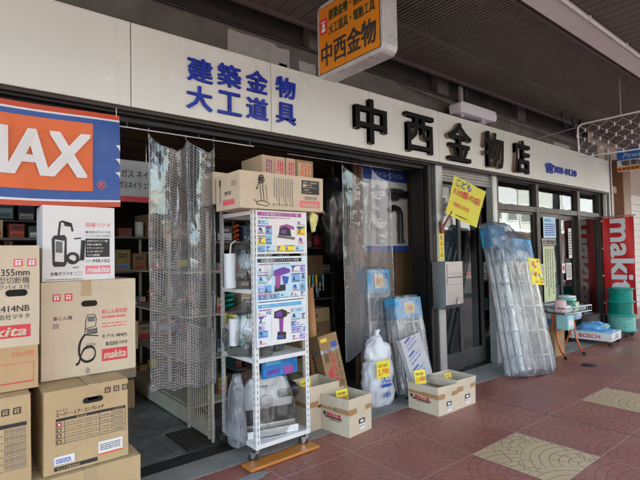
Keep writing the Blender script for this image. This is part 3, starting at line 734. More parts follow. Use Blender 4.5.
def fr_radio(b,w,d,h):
    b.text('現場ラジオ',(w*.58,0,h*.72),XP,ZP,w*.36,h*.062,M('pale_pink_ink',(.80,.28,.30),.5),bold=.02)
    b.text('集合式/スライド式',(w*.58,0,h*.635),XP,ZP,w*.36,h*.035,ink,bold=.015)
    b.text('バッテリ対応 LED表示',(w*.58,0,h*.585),XP,ZP,w*.36,h*.032,ink,bold=.01)
    b.rect((w*.58,0,h*.31),XP,ZP,w*.35,h*.255,ink)
    for i in range(5): b.text(('AM/FMラジオチューナー内蔵','外部入力端子付','サブウーハースピーカー','キャスター付スライド','バッテリ充電可能')[i],(w*.60,0,h*(.517-.048*i)),XP,ZP,w*.30*(1,.7,.8,.75,.6)[i],h*.027,white_p,off=.004)
    b.text('モデル',(w*.58,0,h*.245),XP,ZP,w*.09,h*.025,ink,bold=.01); b.text('MR102',(w*.69,0,h*.235),XP,ZP,w*.24,h*.045,ink,bold=.02)
    b.rect((w*.58,0,h*.08),XP,ZP,w*.36,h*.115,M('pink_label',(.80,.20,.26),.5)); b.text('makita',(w*.60,0,h*.10),XP,ZP,w*.32,h*.078,white_p,bold=.04,shear=.25,off=.004)
    b.text('充電式ラジオ',(w*.10,0,h*.075),XP,ZP,w*.30,h*.045,ink,bold=.02); b.text('447',(w*.40,0,h*.16),XP,ZP,w*.09,h*.03,ink,bold=.01); b.rect((w*.43,0,h*.075),XP,ZP,w*.10,h*.04,grey_ink); b.rect((w*.435,-.002,h*.08),XP,ZP,w*.09,h*.03,board_w)
    def ln(pts,r=.004,m=ink): b.tube([(w*x,-.001,h*z) for x,z in pts],r,m,4)
    b.prism([(w*x,h*z) for x,z in ((.13,.22),(.15,.19),(.29,.19),(.32,.23),(.32,.57),(.29,.61),(.15,.60),(.12,.56))],(0,-.002,0),XP,ZP,ink,.001)
    b.prism([(w*x,h*z) for x,z in ((.16,.26),(.28,.25),(.29,.53),(.16,.55))],(0,-.004,0),XP,ZP,board_w,.001)
    b.prism([(w*x,h*z) for x,z in ((.17,.38),(.26,.37),(.26,.52),(.17,.53))],(0,-.006,0),XP,ZP,grey_ink,.001)
    ln([(.21,.60),(.23,.78),(.26,.79),(.38,.76),(.40,.66)],.006); b.prism([(w*x,h*z) for x,z in ((.28,.77),(.37,.75),(.37,.72),(.29,.73))],(0,-.004,0),XP,ZP,ink,.001)
    b.lathe([(.02,0),(.038,0)],(w*.40,-.003,h*.30),ink,14,axis='y'); ln([(.32,.30),(.42,.25),(.52,.28)],.004); ln([(.53,.27),(.55,.54)],.012); ln([(.42,.56),(.52,.57)],.004)
    greek(b,(w*.04,0,h*.012),XP,ZP,w*.5,h*.02,1,grey_ink,2)
rb = carton('radio_box','white box printed with a black jobsite radio on wheels, on top of the vacuum carton',(.488,3.17,1.37),.40,.24,.455,board_w,front=fr_radio,cat='box',rz=-1)
b = B(); b.tube([(.16,.12,.455),(.17,.12,.47),(.20,.12,.477),(.23,.12,.47),(.24,.12,.455)],.006,white_p,6); b.build('handle',rb)
carton('lower_carton','plain tan carton at floor level carrying the compressor carton',(.395,2.866,0),.55,.36,.34,card2,tp=(.25,.055,.34),front=lambda b,w,d,h: b.rect((w*.78,0,h*.52),XP,(.2,0,1),w*.13,.003,grey_ink))
# ---- saw cartons at the left edge
def fr_saw(b,w,d,h):
    care_icons(b,w-.118,h*.79,.042,red_ink2)
    b.text('355mm',(w-.175,0,h*.70),XP,ZP,.13,.036,ink,bold=.02)
    b.text('高速4型切断機',(w-.28,0,h*.62),XP,ZP,.235,.038,ink,bold=.01)
    b.text('クイックバイス付',(w-.27,0,h*.565),XP,ZP,.225,.026,ink,bold=.01)
    b.text('モデル2414NB',(w-.33,0,h*.34),XP,ZP,.285,.044,ink,bold=.015)
    b.text('株式会社マキタ',(w-.24,0,h*.27),XP,ZP,.195,.030,ink,bold=.01)
    b.rect((w-.36,0,h*.09),XP,ZP,.32,h*.125,red_ink); b.text('makita',(w-.34,0,h*.11),XP,ZP,.28,.048,card3,bold=.05,shear=.25,off=.004)
carton('saw_carton','pale carton marked 355mm and 2414NB at the top of the left stack',(-.16,3.0,1.037),.605,.36,.543,card3,front=fr_saw,tp=(.36,.05,.09),hole=(.45,.27,.10,.036))
def fr_or(b,w,d,h):
    b.rect((w-.30,0,h*.16),XP,ZP,.28,.006,red_ink); b.rect((w-.022,0,h*.16),XP,ZP,.003,h*.45,orange_ink); b.rect((w-.30,0,h*.60),XP,ZP,.28,.003,orange_ink)
    b.text('ひも止め注意',(w-.12,0,h*.77),XP,ZP,.10,.028,orange_ink,bold=.01); b.text('部品',(w-.30,0,h*.70),XP,ZP,.10,.04,orange_ink)
carton('flat_carton','orange tan shallow carton with a red ruled line under the saw carton',(-.16,3.0,.805),.598,.38,.232,M('cardboard_orange',(.52,.34,.18),.75,var=.06),front=fr_or)
def fr_low(b,w,d,h):
    care_icons(b,w-.13,h*.80,.034,ink,n=2)
    b.rect((w-.25,0,h*.66),XP,ZP,.23,.02,ink)
    for r in range(6):
        z = h*.66-.036*(r+1); b.rect((w-.25,0,z),XP,ZP,.23,.002,ink)
        for k in range(30):
            if k%3: b.rect((w-.12+k*.0032,0,z+.007),XP,ZP,.0018,.023,grey_ink)
        greek(b,(w-.24,0,z+.01),XP,ZP,.10,.018,1,grey_ink,r)
    b.rect((w-.255,0,h*.25),XP,ZP,.002,.21,ink)
carton('compressor_carton','tan carton with barcode table at the left edge, under the shallow orange tan carton',(-.2,2.90,.335),.594,.42,.465,card2,front=fr_low)
carton('lower_carton','tan carton on the floor at the bottom left corner',(-.2,2.91,0),.58,.36,.333,card2)

# ================================================================== MAX BANNER
bn = thing('vinyl_banner','blue and orange vinyl banner with big white MAX lettering hanging under the fascia','banner',(-.22,3.268,1.843))
BW,BH = 1.175,.615
def wave(x,y,z):
    return (x, y+.006*math.sin(x*9+z*3)+.004*math.sin(z*14+x*4), z-.018*math.sin(math.pi*x/BW)*(1 if z<BH*.5 else .6))
b = B()
def strip(x0,x1,z0,z1,m,yo):
    n = max(1,int((x1-x0)/.03)); k = max(1,int((z1-z0)/.04))
    vs = [(x0+(x1-x0)*i/n,yo,z0+(z1-z0)*j/k) for j in range(k+1) for i in range(n+1)]
    b.add(vs,[(j*(n+1)+i,j*(n+1)+i+1,(j+1)*(n+1)+i+1,(j+1)*(n+1)+i) for j in range(k) for i in range(n)],m,smooth=True)
ban_bl = M('banner_blue',(.015,.08,.34),.42,var=.05); ban_or = M('banner_orange',(.72,.13,.02),.42,var=.04); ban_rd = M('banner_red',(.55,.06,.02),.42,var=.04); ban_wh = M('banner_white',(.74,.74,.76),.42,var=.03)
strip(0,BW,.045,BH-.045,ban_bl,0); strip(0,BW,BH-.033,BH,ban_rd,0); strip(0,BW,BH-.045,BH-.033,ban_wh,0); strip(0,BW,0,.032,ban_rd,0); strip(0,BW,.032,.045,ban_wh,0)
strip(.13,1.005,.10,.535,ban_or,-.007)
b.text('M',(.215,-.011,.19),XP,ZP,.32,.262,ban_wh,bold=.045,off=.007); b.text('A',(.535,-.011,.19),XP,ZP,.215,.262,ban_wh,bold=.045,off=.007,shear=.12); b.text('X',(.735,-.011,.19),XP,ZP,.247,.262,ban_wh,bold=.045,off=.007,shear=.12)
b.text('®',(1.03,-.006,.115),XP,ZP,.055,.055,ban_or,bold=.01,off=.004)
for z in (.20,.29,.38): b.add([(BW-.03,-.003,z+.03),(BW,-.003,z+.035),(BW,-.003,z-.01),(BW-.01,-.003,z+.012)],[(0,3,2,1)],ban_wh)
strip(0,BW,0,BH,ban_bl,.004)
b.deform(wave); b.build('sheet',bn)
for x in (.02,BW-.02):
    b = B(); b.tube([(x,.0,BH-.01),(x,.0,BH+.05)],.0025,white_p,5); b.build('cord',bn)

# ================================================================== CURTAINS OF THREAD-REINFORCED PLASTIC
def curtain(label, x, y, w, ztop, zbot, seed, true_w, sags, zb2=None, lean=0):
    t_ = thing('plastic_curtain',label,'plastic sheet',(x,y,0))
    zb2 = zbot if zb2 is None else zb2
    nu, nv = 80, 50; vs=[]; uv=[]; rnd = random.Random(seed); ph = rnd.random()*6
    hooks = sags
    for j in range(nv+1):
        for i in range(nu+1):
            u = i/nu; v = j/nv
            # sag between hooks at the top
            for a,c_ in zip(hooks[:-1],hooks[1:]):
                if a <= u <= c_: q = (u-a)/(c_-a); sg_ = (c_-a)*.24*math.sin(math.pi*q)**.8 if 0<q<1 else 0; yy = -.085*(c_-a)/.4*math.sin(math.pi*q); break
            z = (ztop - sg_*(w/.55))*(1-v) + (zbot+(zb2-zbot)*u+.012*math.sin(u*16+ph))*v
            fold = (1-v)*yy*1.2 + v*.030*math.sin(u*9+ph) + .010*math.sin(u*26+v*1.2+ph)*(1-.5*v)
            zn = max(0,1-abs(v-.27)/.24)*max(0,1-abs(u-.42)/.34); cr = mnoise.noise(Vector((u*4,v*3.5,seed)))*.020 + mnoise.noise(Vector((u*20,v*34,seed+5)))*(.026*zn+.0015)
            xx = w*(u + .035*math.sin(2*math.pi*u*2+ph)*(.4+v*.6)*(u*(1-u)*4)) + lean*v
            vs.append((xx, fold+cr, z)); uv.append((u*true_w, (1-v)*(ztop-zbot)))
    b = B(); b.add(vs,[(j*(nu+1)+i,(j+1)*(nu+1)+i,(j+1)*(nu+1)+i+1,j*(nu+1)+i+1) for j in range(nv) for i in range(nu)],thread_film,smooth=True,uvs=uv)
    b.build('sheet',t_)
    P_ = lambda i,j: Vector(vs[j*(nu+1)+i])+Vector((0,-.002,0))
    b = B(); b.tube([P_(0,j) for j in range(nv+1)],.006,film_thick,5); b.build('hem',t_)
    b = B(); b.tube([P_(nu,j) for j in range(nv+1)],.006,film_thick,5); b.build('hem',t_)
    b = B(); b.tube([P_(i,nv) for i in range(nu+1)],.006,film_thick,5); b.build('hem',t_)
    b = B(); b.tube([P_(i,0) for i in range(nu+1)],.005,film_thick,5); b.build('hem',t_)
    for i in (2,nu-2):
        for j in range(4,nv,9):
            p = P_(i,j); b = B(); b.lathe([(.005,0),(.011,0),(.011,.003),(.005,.003)],p+Vector((0,-.004,0)),chrome,10,axis='y'); b.build('eyelet',t_)
    for h_ in hooks:
        p = P_(min(nu,int(h_*nu)),0); b = B(); b.tube([p,p+Vector((0,.012,.02)),p+Vector((0,.0,.05))],.003,chrome,5); b.build('hook',t_)
curtain('clear thread reinforced plastic sheet hanging between the MAX banner and the white rack',1.195,3.40,.52,2.395,.545,2,.72,(0,.56,1),zb2=.50)
curtain('clear thread reinforced plastic sheet hanging right of the black bag, over the water pipe display',3.29,3.62,.72,2.43,.38,9,.98,(0,.58,1),zb2=.78)
for (x0,x1,y,z,l) in ((.98,2.08,3.40,2.425,'thin steel rail over the left plastic sheet'),(2.58,4.25,3.62,2.465,'thin steel rail over the right plastic sheet')):
    t_ = thing('curtain_rail',l,'rail',(x0,y,z)); b = B(); b.cyl((0,0,0),(x1-x0,0,0),.008,chrome,8); b.build('rod',t_)
    for q in (.06,.55,.97):
        b = B(); b.tube([((x1-x0)*q,0,.0),((x1-x0)*q,.01,.06)],.004,chrome,5); b.build('hanger',t_)

# ================================================================== STEEL RACK ON CASTERS
RK = (1.79,2.95,0); RW,RD,RH = .50,.50,1.86
rk = thing('steel_rack','white slotted steel rack on casters covered with tool posters in front of the bay','rack',RK,rz=1)
def post(x,y,sx,sy):
    b = B(); b.box(x,x+sx*.035,y,y+sy*.003,.10,RH,white_m); b.box(x,x+sx*.003,y+sy*.003,y+sy*.035,.10,RH,white_m)
    if sx<0 or sy<0: pass
    z = .14
    while z < RH-.02:
        if sy>0: b.rect((min(x,x+sx*.035)+.014,y,z),XP,ZP,.007,.022,grey_ink,.0015)
        else: b.rect((min(x,x+sx*.035)+.014,y-.003,z),XP,ZP,.007,.022,grey_ink,.0015)
        if sx>0: b.rect((x,y+sy*.022 if sy>0 else y-.016,z),YN,ZP,.007,.022,grey_ink,.0015)
        z += .045
    return b.build('post',rk)
post(0,0,1,1); post(RW,0,-1,1); post(0,RD,1,-1); post(RW,RD,-1,-1)
for z in (.13,.745,1.25,1.835):
    b = B(); b.box(.004,RW-.004,.004,RD-.004,z-.002,z+.001,white_m)
    b.box(.004,RW-.004,.0035,.006,z-.03,z-.002,white_m); b.box(.004,RW-.004,RD-.006,RD-.0035,z-.03,z-.002,white_m); b.box(.0035,.006,.006,RD-.006,z-.03,z-.002,white_m); b.box(RW-.006,RW-.0035,.006,RD-.006,z-.03,z-.002,white_m)
    b.build('shelf',rk)
for x,y,a in ((.02,.02,30),(RW-.02,.02,60),(.02,RD-.02,20),(RW-.02,RD-.02,70)):
    X_ = Matrix.Translation((x,y,0))@Matrix.Rotation(R(a),4,'Z')
    b = B(); b.cyl((0,0,.075),(0,0,.102),.018,chrome,10); b.box(-.022,.022,-.006,.05,.072,.077,chrome); b.prism([(-.004,.075),(.046,.075),(.040,.03),(.024,.03)],(-.0195,0,0),YP,ZP,chrome,.003); b.prism([(-.004,.075),(.046,.075),(.040,.03),(.024,.03)],(.0225,0,0),YP,ZP,chrome,.003)
    b.v = [tuple(X_@Vector(v)) for v in b.v]; c_ = b.build('caster',rk)
    b = B(); b.lathe([(.006,-.015),(.034,-.015),(.038,-.010),(.038,.010),(.034,.015),(.006,.015)],(0,.03,.038),rubber,18,axis='x'); b.lathe([(.0,-.015),(.013,-.015),(.013,.015),(0,.0155)],(0,.03,.038),chrome,12,axis='x')
    b.v = [tuple(X_@Vector(v)) for v in b.v]; b.build('wheel',c_)
# posters
def poster(label, x, z, w, h, seed, hdr, bg, hero):
    t_ = thing('tool_poster',label,'poster',(RK[0]+x,RK[1]-.012,z),1)
    b = B(); b.box(0,w,0,.002,0,h,bg); rnd = random.Random(seed+40)
    b.rect((w*.03,0,h*.87),XP,ZP,w*.86,h*.085,hdr); 
    b.text(('新製品 充電式インパクトドライバ 登場','プロ用 電動工具 シリーズ 一覧','充電式 レシプロソー キャンペーン')[seed%3],(w*.10,0,h*.885),XP,ZP,w*.72,h*.055,white_p,bold=.01,off=.004)
    greek(b,(w*.05,0,h*.80),XP,ZP,w*.6,h*.05,1,magenta_ink,seed)
    y_=h*.04; inks=[blue_ink,purple_ink,cyan_ink,blue_ink,ink,red_ink,blue_ink,purple_ink,grey_ink]
    def tool(cx,cz,s_,k,tc,t2):
        def q(pts,m,o=-.0035): b.prism([(cx+s_*a_,cz+s_*c_) for a_,c_ in pts],(0,o,0),XP,ZP,m,.0005)
        if k==0: q([(0,.6),(.1,.85),(.8,.9),(1,.8),(.95,.62),(.5,.58)],tc); q([(.3,.6),(.6,.6),(.5,.15),(.2,.15)],t2); q([(.1,0),(.6,0),(.6,.18),(.15,.18)],ink)
        elif k==1: q([(0,.1),(1,.15),(1,.25),(0,.2)],grey_ink); q([(.15,.25),(.8,.28),(.75,.6),(.45,.75),(.2,.55)],tc); q([(.3,.7),(.7,.75),(.65,.9),(.3,.85)],t2)
        elif k==2: q([(0,.35),(.7,.42),(1,.40),(1,.55),(.7,.6),(0,.6)],tc); q([(.1,.35),(.3,.36),(.25,.1),(.05,.1)],t2)
        else: q([(.1,0),(.9,0),(.9,.6),(.1,.6)],t2); q([(.2,.6),(.8,.6),(.7,.85),(.3,.85)],tc); q([(.2,.1),(.5,.1),(.5,.3),(.2,.3)],white_p,-.0042)
    while y_ < h*.78:
        rh_=min(h*rnd.uniform(.13,.24),h*.80-y_); x_=w*.03
        if rh_<h*.05: break
        while x_ < w*.93:
            cw=min(w*rnd.uniform(.11,.24),w*.97-x_)
            inside=(hero[0]*w-cw*.75 < x_ < (hero[0]+hero[2])*w and (hero[1]*h-rh_*.75) < y_ < (hero[1]+hero[3])*h)
            if not inside and cw>w*.05:
                mm=rnd.choice([pale_blue,pale_blue,white_p,M('mid_blue_panel',(.22,.45,.75),.5),M('lilac_panel',(.52,.48,.78),.5),yellow_p if rnd.random()<.3 else white_p])
                b.rect((x_,0,y_),XP,ZP,cw*.94,rh_*.92,mm,.002)
                for n_ in range(max(1,int(cw/rh_))):
                    tool(x_+cw*.06+n_*rh_*.8,y_+rh_*.25,rh_*rnd.uniform(.5,.66),rnd.randrange(4),rnd.choice(inks),rnd.choice(inks))
                greek(b,(x_+cw*.04,-.0012,y_+rh_*.05),XP,ZP,cw*.84,rh_*.18,2,rnd.choice([ink,grey_ink,red_ink,blue_ink]),int(x_*999),.6)
                if rnd.random()<.5: b.rect((x_,-.001,y_+rh_*.80),XP,ZP,cw*.94,rh_*.11,rnd.choice([red_ink,blue_ink,magenta_ink,ink]),.002)
            if inside: cw=w*.03
            x_+=cw
        y_+=rh_
    hx,hz,hw,hh = hero[0]*w,hero[1]*h,hero[2]*w,hero[3]*h
    b.rect((hx,0,hz),XP,ZP,hw,hh,hero[4],.0025)
    def pr(pts,m,o=-.004): b.prism([(hx+hw*a,hz+hh*c) for a,c in pts],(0,o,0),XP,ZP,m,.0008)
    if hero[5]=='drill':
        pr([(.12,.70),(.15,.88),(.55,.93),(.80,.86),(.80,.72),(.5,.66)],ink); pr([(.2,.73),(.25,.85),(.5,.88),(.55,.72)],purple_ink,-.005); pr([(.80,.76),(.95,.78),(.95,.82),(.80,.83)],grey_ink)
        pr([(.38,.68),(.62,.68),(.58,.30),(.40,.25)],magenta_ink); pr([(.42,.66),(.5,.66),(.5,.32),(.44,.3)],purple_ink,-.005); pr([(.25,.10),(.72,.08),(.74,.28),(.30,.32)],ink); pr([(.3,.13),(.6,.12),(.6,.2),(.3,.22)],blue_ink,-.005)
    elif hero[5]=='saw':
        pr([(.08,.28),(.9,.20),(.93,.30),(.12,.38)],grey_ink); pr([(.15,.38),(.75,.33),(.70,.62),(.45,.72),(.2,.62)],ink); pr([(.2,.72),(.55,.80),(.9,.70),(.88,.58),(.5,.66),(.2,.6)],magenta_ink); pr([(.25,.45),(.5,.42),(.5,.58),(.28,.58)],purple_ink,-.005)
    else:
        pr([(.05,.6),(.1,.8),(.6,.9),(.95,.82),(.95,.70),(.5,.62)],purple_ink); pr([(.15,.62),(.45,.62),(.4,.2),(.15,.15)],magenta_ink); pr([(.1,.05),(.7,.08),(.7,.3),(.12,.28)],ink); pr([(.5,.6),(.9,.55),(.8,.3),(.6,.32)],blue_ink)
    return b.build('sheet',t_)
poster('topmost tool poster on the white rack, purple circular saws on white',.015,1.512,.475,.325,1,magenta_ink,white_p,(.36,.20,.42,.62,white_p,'saw'))
poster('middle tool poster on the white rack, purple tool on pale blue under a dark header',.010,1.162,.475,.33,3,ink,M('poster_blue',(.66,.80,.88),.5),(.30,.16,.36,.66,pale_blue,'multi'))
poster('lowest tool poster on the white rack with a large purple drill in the middle',.010,.835,.465,.32,5,cyan_ink,M('poster_white2',(.74,.80,.84),.5),(.28,.03,.38,.84,white_p,'drill'))
# crinkled bag hull helper (closed, jittered)
def bag(b, prof, m, seed=0, n=28, amp=.012, sx=1, sy=1, c=(0,0,0), sq=2.6, fr=9):
    """prof: (half width, half depth, z, x shift, y shift)"""
    vs=[]; fs=[]; K=len(prof); sub=6; rows=[]
    for i in range(K-1):
        for s_ in range(sub if i<K-2 else sub+1):
            t = s_/sub; t2 = t*t*(3-2*t); rows.append([prof[i][k]*(1-t2)+prof[i+1][k]*t2 if k!=2 else prof[i][k]*(1-t)+prof[i+1][k]*t for k in range(5)])
    for r in rows:
        for k in range(n):
            a = 2*math.pi*k/n; ca, sa = math.cos(a), math.sin(a)
            ex = 2/sq; px = math.copysign(abs(ca)**ex,ca)*r[0]+r[3]; py = math.copysign(abs(sa)**ex,sa)*r[1]+r[4]
            nz = mnoise.noise(Vector((px*fr*1.3+seed,py*fr,r[2]*fr*.55)))+.6*mnoise.noise(Vector((px*fr*3,py*fr*3+seed,r[2]*fr)))
            vs.append((px+ca*nz*amp+c[0],py+sa*nz*amp+c[1],r[2]+nz*amp*.3+c[2]))
    Rr=len(rows)
    for i in range(Rr-1):
        for k in range(n): fs.append((i*n+k,i*n+(k+1)%n,(i+1)*n+(k+1)%n,(i+1)*n+k))
    fs.append(tuple(range(n))[::-1]); fs.append(tuple(range((Rr-1)*n,Rr*n)))
    return b.add(vs,fs,m,smooth=True)

# cut-off saw in plastic on the lowest shelf
cs = thing('cutoff_saw','grey cut-off saw with round guard wrapped in clear film on the lowest rack shelf','power saw',(RK[0]+.24,RK[1]+.24,.132),rz=-14)
b = B(); b.box(-.20,.21,-.15,.17,0,.035,black_pl); b.box(-.20,.21,-.158,-.151,.002,.055,white_m); b.box(-.19,.20,-.12,-.09,.035,.085,alu); b.build('base',cs,bevel=.005)
b = B(); pts=[(.215*math.cos(R(a)),.215*math.sin(R(a))) for a in range(-15,196,7)]; b.prism(pts,(-.01,-.06,.24),XP,ZP,M('guard_grey',(.62,.63,.65),.35,metal=.2,var=.04),.05)
b.lathe([(.0,0),(.052,0),(.055,.02),(.0,.02)],(-.02,-.083,.235),M('hub_grey',(.52,.52,.53),.35,metal=.4),20,axis='y')
for a in (15,90,150): b.lathe([(0,0),(.007,0),(.007,.01)],(-.02+.1*math.cos(R(a)),-.072,.235+.1*math.sin(R(a))),ink,8,axis='y')
b.rect((-.07,-.062,.345),XP,ZP,.07,.016,ink,.002); b.build('guard',cs,bevel=.004)
b = B(); b.lathe([(0,0),(.165,0),(.165,.006),(0,.006)],(-.02,-.035,.20),ink,30,axis='y'); b.build('blade',cs)
b = B(); b.lathe([(0,0),(.065,0),(.07,.03),(.07,.16),(.05,.19),(0,.19)],(.07,0,.28),black_pl,20,axis='x'); b.box(-.03,.03,-.02,.10,.05,.30,black_pl); b.build('motor',cs,bevel=.004)
b = B(); b.tube([(.0,0,.36),(.0,-.01,.47),(.06,-.02,.49),(.12,-.02,.46)],.014,black_pl,8); b.build('handle',cs)
b = B(); bag(b,[(.215,.17,.0,0,0),(.23,.185,.06,0,0),(.225,.16,.24,0,0),(.18,.12,.42,-.02,0),(.07,.05,.53,0,.02)],film_clear,3,n=36,amp=.014,fr=12)
props(b.build('film_wrap'),None); o_=bpy.data.objects[b and 'film_wrap']; o_.parent=cs
b = B(); bag(b,[(.05,.08,.10,0,0),(.065,.10,.2,0,0),(.05,.09,.45,0,0),(.03,.03,.62,.01,0)],film_thick,8,amp=.014); o_=b.build('plastic_bag'); o_.location=(RK[0]-.05,RK[1]+.20,.0); props(o_,'crumpled clear plastic bundle hanging on the left side of the white rack, low down','plastic bag')
# blue package above the saw
b = B(); b.box(0,.34,0,.03,0,.16,M('blue_package',(.03,.20,.55),.3,var=.3,scale=18)); b.rect((.20,0,.01),XP,ZP,.09,.06,magenta_ink,.002); b.rect((.02,0,.10),XP,ZP,.15,.04,cyan_ink,.002); b.rect((.04,0,.03),XP,ZP,.12,.03,purple_ink,.002)
t_=thing('blue_package','blue printed package hanging under the lowest tool poster','package',(RK[0]+.13,RK[1]+.10,.56),rz=3); b.build('wrapper',t_,bevel=.01)
# goods on the upper shelves
def blob_tool(name,label,loc,s,m,rz=0,seed=0):
    t_=thing(name,label,'power tool',loc,rz)
    b=B(); b.lathe([(0,0),(.045*s,0),(.05*s,.03*s),(.05*s,.16*s),(.03*s,.2*s),(.015*s,.24*s)],(0,0,.17*s),m,16,axis='y'); b.build('body',t_)
    b=B(); b.prism([(-.03*s,.16*s),(.03*s,.16*s),(.04*s,.02*s),(-.02*s,.02*s)],(-.015*s,.02*s,0),YP,ZP,black_pl,.03*s); b.box(-.03*s,.03*s,-.02*s,.08*s,0,.04*s,black_pl); b.build('grip',t_,bevel=.004)
    b=B(); bag(b,[(.07*s,.14*s,-.002,0,.08*s),(.09*s,.17*s,.1*s,0,.08*s),(.08*s,.15*s,.24*s,0,.08*s),(.02*s,.03*s,.34*s,0,.08*s)],film_clear,seed,amp=.012); b.build('film_wrap',t_)
gt = M('tool_grey',(.42,.43,.44),.4); 
blob_tool('cordless_drill','grey power tool in clear film at the front of the upper rack shelf',(RK[0]+.12,RK[1]+.08,1.252),1.2,gt,20,1)
blob_tool('cordless_drill','black power tool in clear film behind the grey one on the upper rack shelf',(RK[0]+.30,RK[1]+.12,1.252),1.2,black_pl,-15,2)
blob_tool('cordless_drill','white power tool in clear film on the middle rack shelf',(RK[0]+.13,RK[1]+.12,.747),1.25,white_m,35,3)
blob_tool('cordless_drill','grey power tool in clear film at the back of the middle rack shelf',(RK[0]+.32,RK[1]+.22,.747),1.2,gt,5,4)
b = B(); b.box(0,.14,0,.10,0,.30,card3); o_=b.build('small_carton',bevel=.003); o_.location=(RK[0]+.30,RK[1]+.30,1.252); props(o_,'small pale carton standing at the back of the upper rack shelf','carton')
t_=thing('film_roll','white roll wrapped in film hanging at the left side of the rack','roll',(RK[0]-.055,RK[1]+.25,1.26)); b=B(); b.cyl((0,0,0),(0,0,.26),.045,white_bag,16); b.build('roll',t_); b=B(); b.tube([(0,0,.26),(.01,0,.33),(0.05,.0,.36)],.005,white_p,5); b.build('cord',t_)
t_=thing('film_roll','short film wrapped roll low on the left side of the rack','roll',(RK[0]-.045,RK[1]+.22,.83)); b=B(); b.cyl((0,0,0),(0,0,.20),.038,white_bag,16); b.build('roll',t_)
def price(name,label,loc,rz,w,h,l1,l2,tilt=0,l2m=None,ly=None):
    t_=thing('price_tag',label,'price tag',loc,rot=(R(tilt),0,R(rz)))
    b=B(); b.box(0,w,0,.002,0,h,yellow_p); b.text(l1,(w*.1,0,h*.62),XP,ZP,w*.7,h*.22,ink,bold=.01); b.text(l2,(w*.08,0,h*.14),XP,ZP,w*.84,h*.38,orange_ink,bold=.03,shear=.1); b.build('card',t_)
price('','yellow price tag hanging on the left side of the white rack',(RK[0]-.015,RK[1]+.42,.93),-85,.17,.12,'特価','9,800')
# DM120 carton lying on top
def fr_dm(b,w,d,h):
    def ln(pts,r=.0025): b.tube([(w*x,-.001,h*z) for x,z in pts],r,ink,4)
    ln([(.20,.78),(.215,.90),(.25,.92),(.27,.80),(.25,.70),(.20,.72)],.005); b.rect((w*.205,0,h*.74),XP,ZP,w*.05,h*.14,ink); ln([(.22,.70),(.235,.20)],.003); ln([(.25,.70),(.265,.22)],.003); ln([(.29,.65),(.30,.20)],.002); ln([(.18,.12),(.30,.08),(.33,.15),(.26,.22),(.19,.2),(.18,.12)],.003)
    b.lathe([(.0,0),(.008,0)],(w*.185,-.003,h*.55),ink,8,axis='y'); ln([(.15,.25),(.19,.16)],.003); ln([(.185,.55),(.21,.72)],.003)
    b.text('ダイヤコアドリル',(w*.36,0,h*.09),XP,ZP,w*.26,h*.085,ink,bold=.01)
    for c_ in range(9):
        greek(b,(w*(.38+c_*.027),0,h*.88),ZP[:0]+(0,0,-1),XP,h*(.55+.1*((c_*7)%3)),w*.014,1,grey_ink,c_,.7)
    b.rect((w*.72,0,h*.50),XP,ZP,w*.23,h*.40,ink)
    for i in range(5): b.text(('低騒音・低振動設計','湿式/乾式兼用','最大穴あけ能力 φ120','二重絶縁','スタンド付')[i],(w*.735,0,h*(.815-.07*i)),XP,ZP,w*(.19,.12,.17,.08,.11)[i],h*.042,card3,off=.004)
    b.text('DM120',(w*.765,0,h*.33),XP,ZP,w*.15,h*.10,ink,bold=.01)
    b.rect((w*.70,0,h*.10),XP,ZP,w*.25,h*.20,red_ink2); b.text('makita',(w*.72,0,h*.13),XP,ZP,w*.20,h*.13,card3,bold=.04,shear=.25,off=.004); care_icons(b,w*.66,h*.12,.018,red_ink2,n=1)
def sd_dm(b,w,d,h):
    b.text('DM120',(0,d*.62,h*.40),YN,ZP,d*.26,h*.10,ink); b.rect((0,d*.70,h*.12),YN,ZP,d*.48,h*.15,red_ink2)
    b.tube([(-.001,d*.82,h*.2),(-.001,d*.82,h*.8)],.003,ink,4); b.rect((0,d*.86,h*.68),YN,ZP,d*.07,h*.18,ink); b.rect((0,d*.34,h*.62),YN,ZP,d*.20,h*.16,tape2)
carton('core_drill_carton','long pale carton marked DM120 lying across the top of the white rack',(1.66,2.905,1.842),.76,.36,.268,card3,front=fr_dm,side=sd_dm,rz=0)
carton('top_carton','plain pale carton lying behind the left end of the DM120 carton',(1.66,3.30,1.905),.13,.22,.25,card3,rz=1)
def fr_t(k):
    def f(b,w,d,h):
        b.rect((w*.1,0,h*.05),XP,ZP,w*.78,h*.88,(M('washed_pink_print',(.66,.36,.32),.6)) if k<3 else card); greek(b,(w*.85,-.002,h*.1),(0,0,1),XN,h*.8,w*.6,3,(grey_ink,red_ink,red_ink,orange_ink)[k],k)
    return f
for k,(x,w) in enumerate(((2.09,.115),(2.212,.105),(2.325,.105),(2.436,.185))):
    carton('upright_carton',('first upright carton from the left in the row behind the long DM120 carton','second upright carton from the left in the row behind the long DM120 carton','third upright carton from the left in the row behind the long DM120 carton','widest upright carton at the right end of the row behind the long DM120 carton')[k],(x,3.28,2.0),w,.34,.335,card4 if k==3 else card,front=fr_t(k) )
carton('upright_carton','brown carton lying under the row of upright cartons above the rack',(1.80,3.28,1.90),.85,.36,.098,card4)
b = B(); b.box(1.72,2.75,3.28,3.62,1.875,1.895,wood_b); props(b.build('loft_board'),'brown board carrying cartons behind the top of the white rack','shelf board')
for x,z1 in ((1.68,1.875),(2.72,1.875)):
    pass
t_=thing('board_stand','pair of cream tubes behind the white rack carrying the board of cartons','frame',(1.745,3.60,0))
for x in (0,.975):
    b=B(); b.cyl((x,0,0),(x,0,1.874),.014,creampt,10); b.build('tube',t_)
b = B(); 
vs=[]; pts=[(0,0,.04*0)]
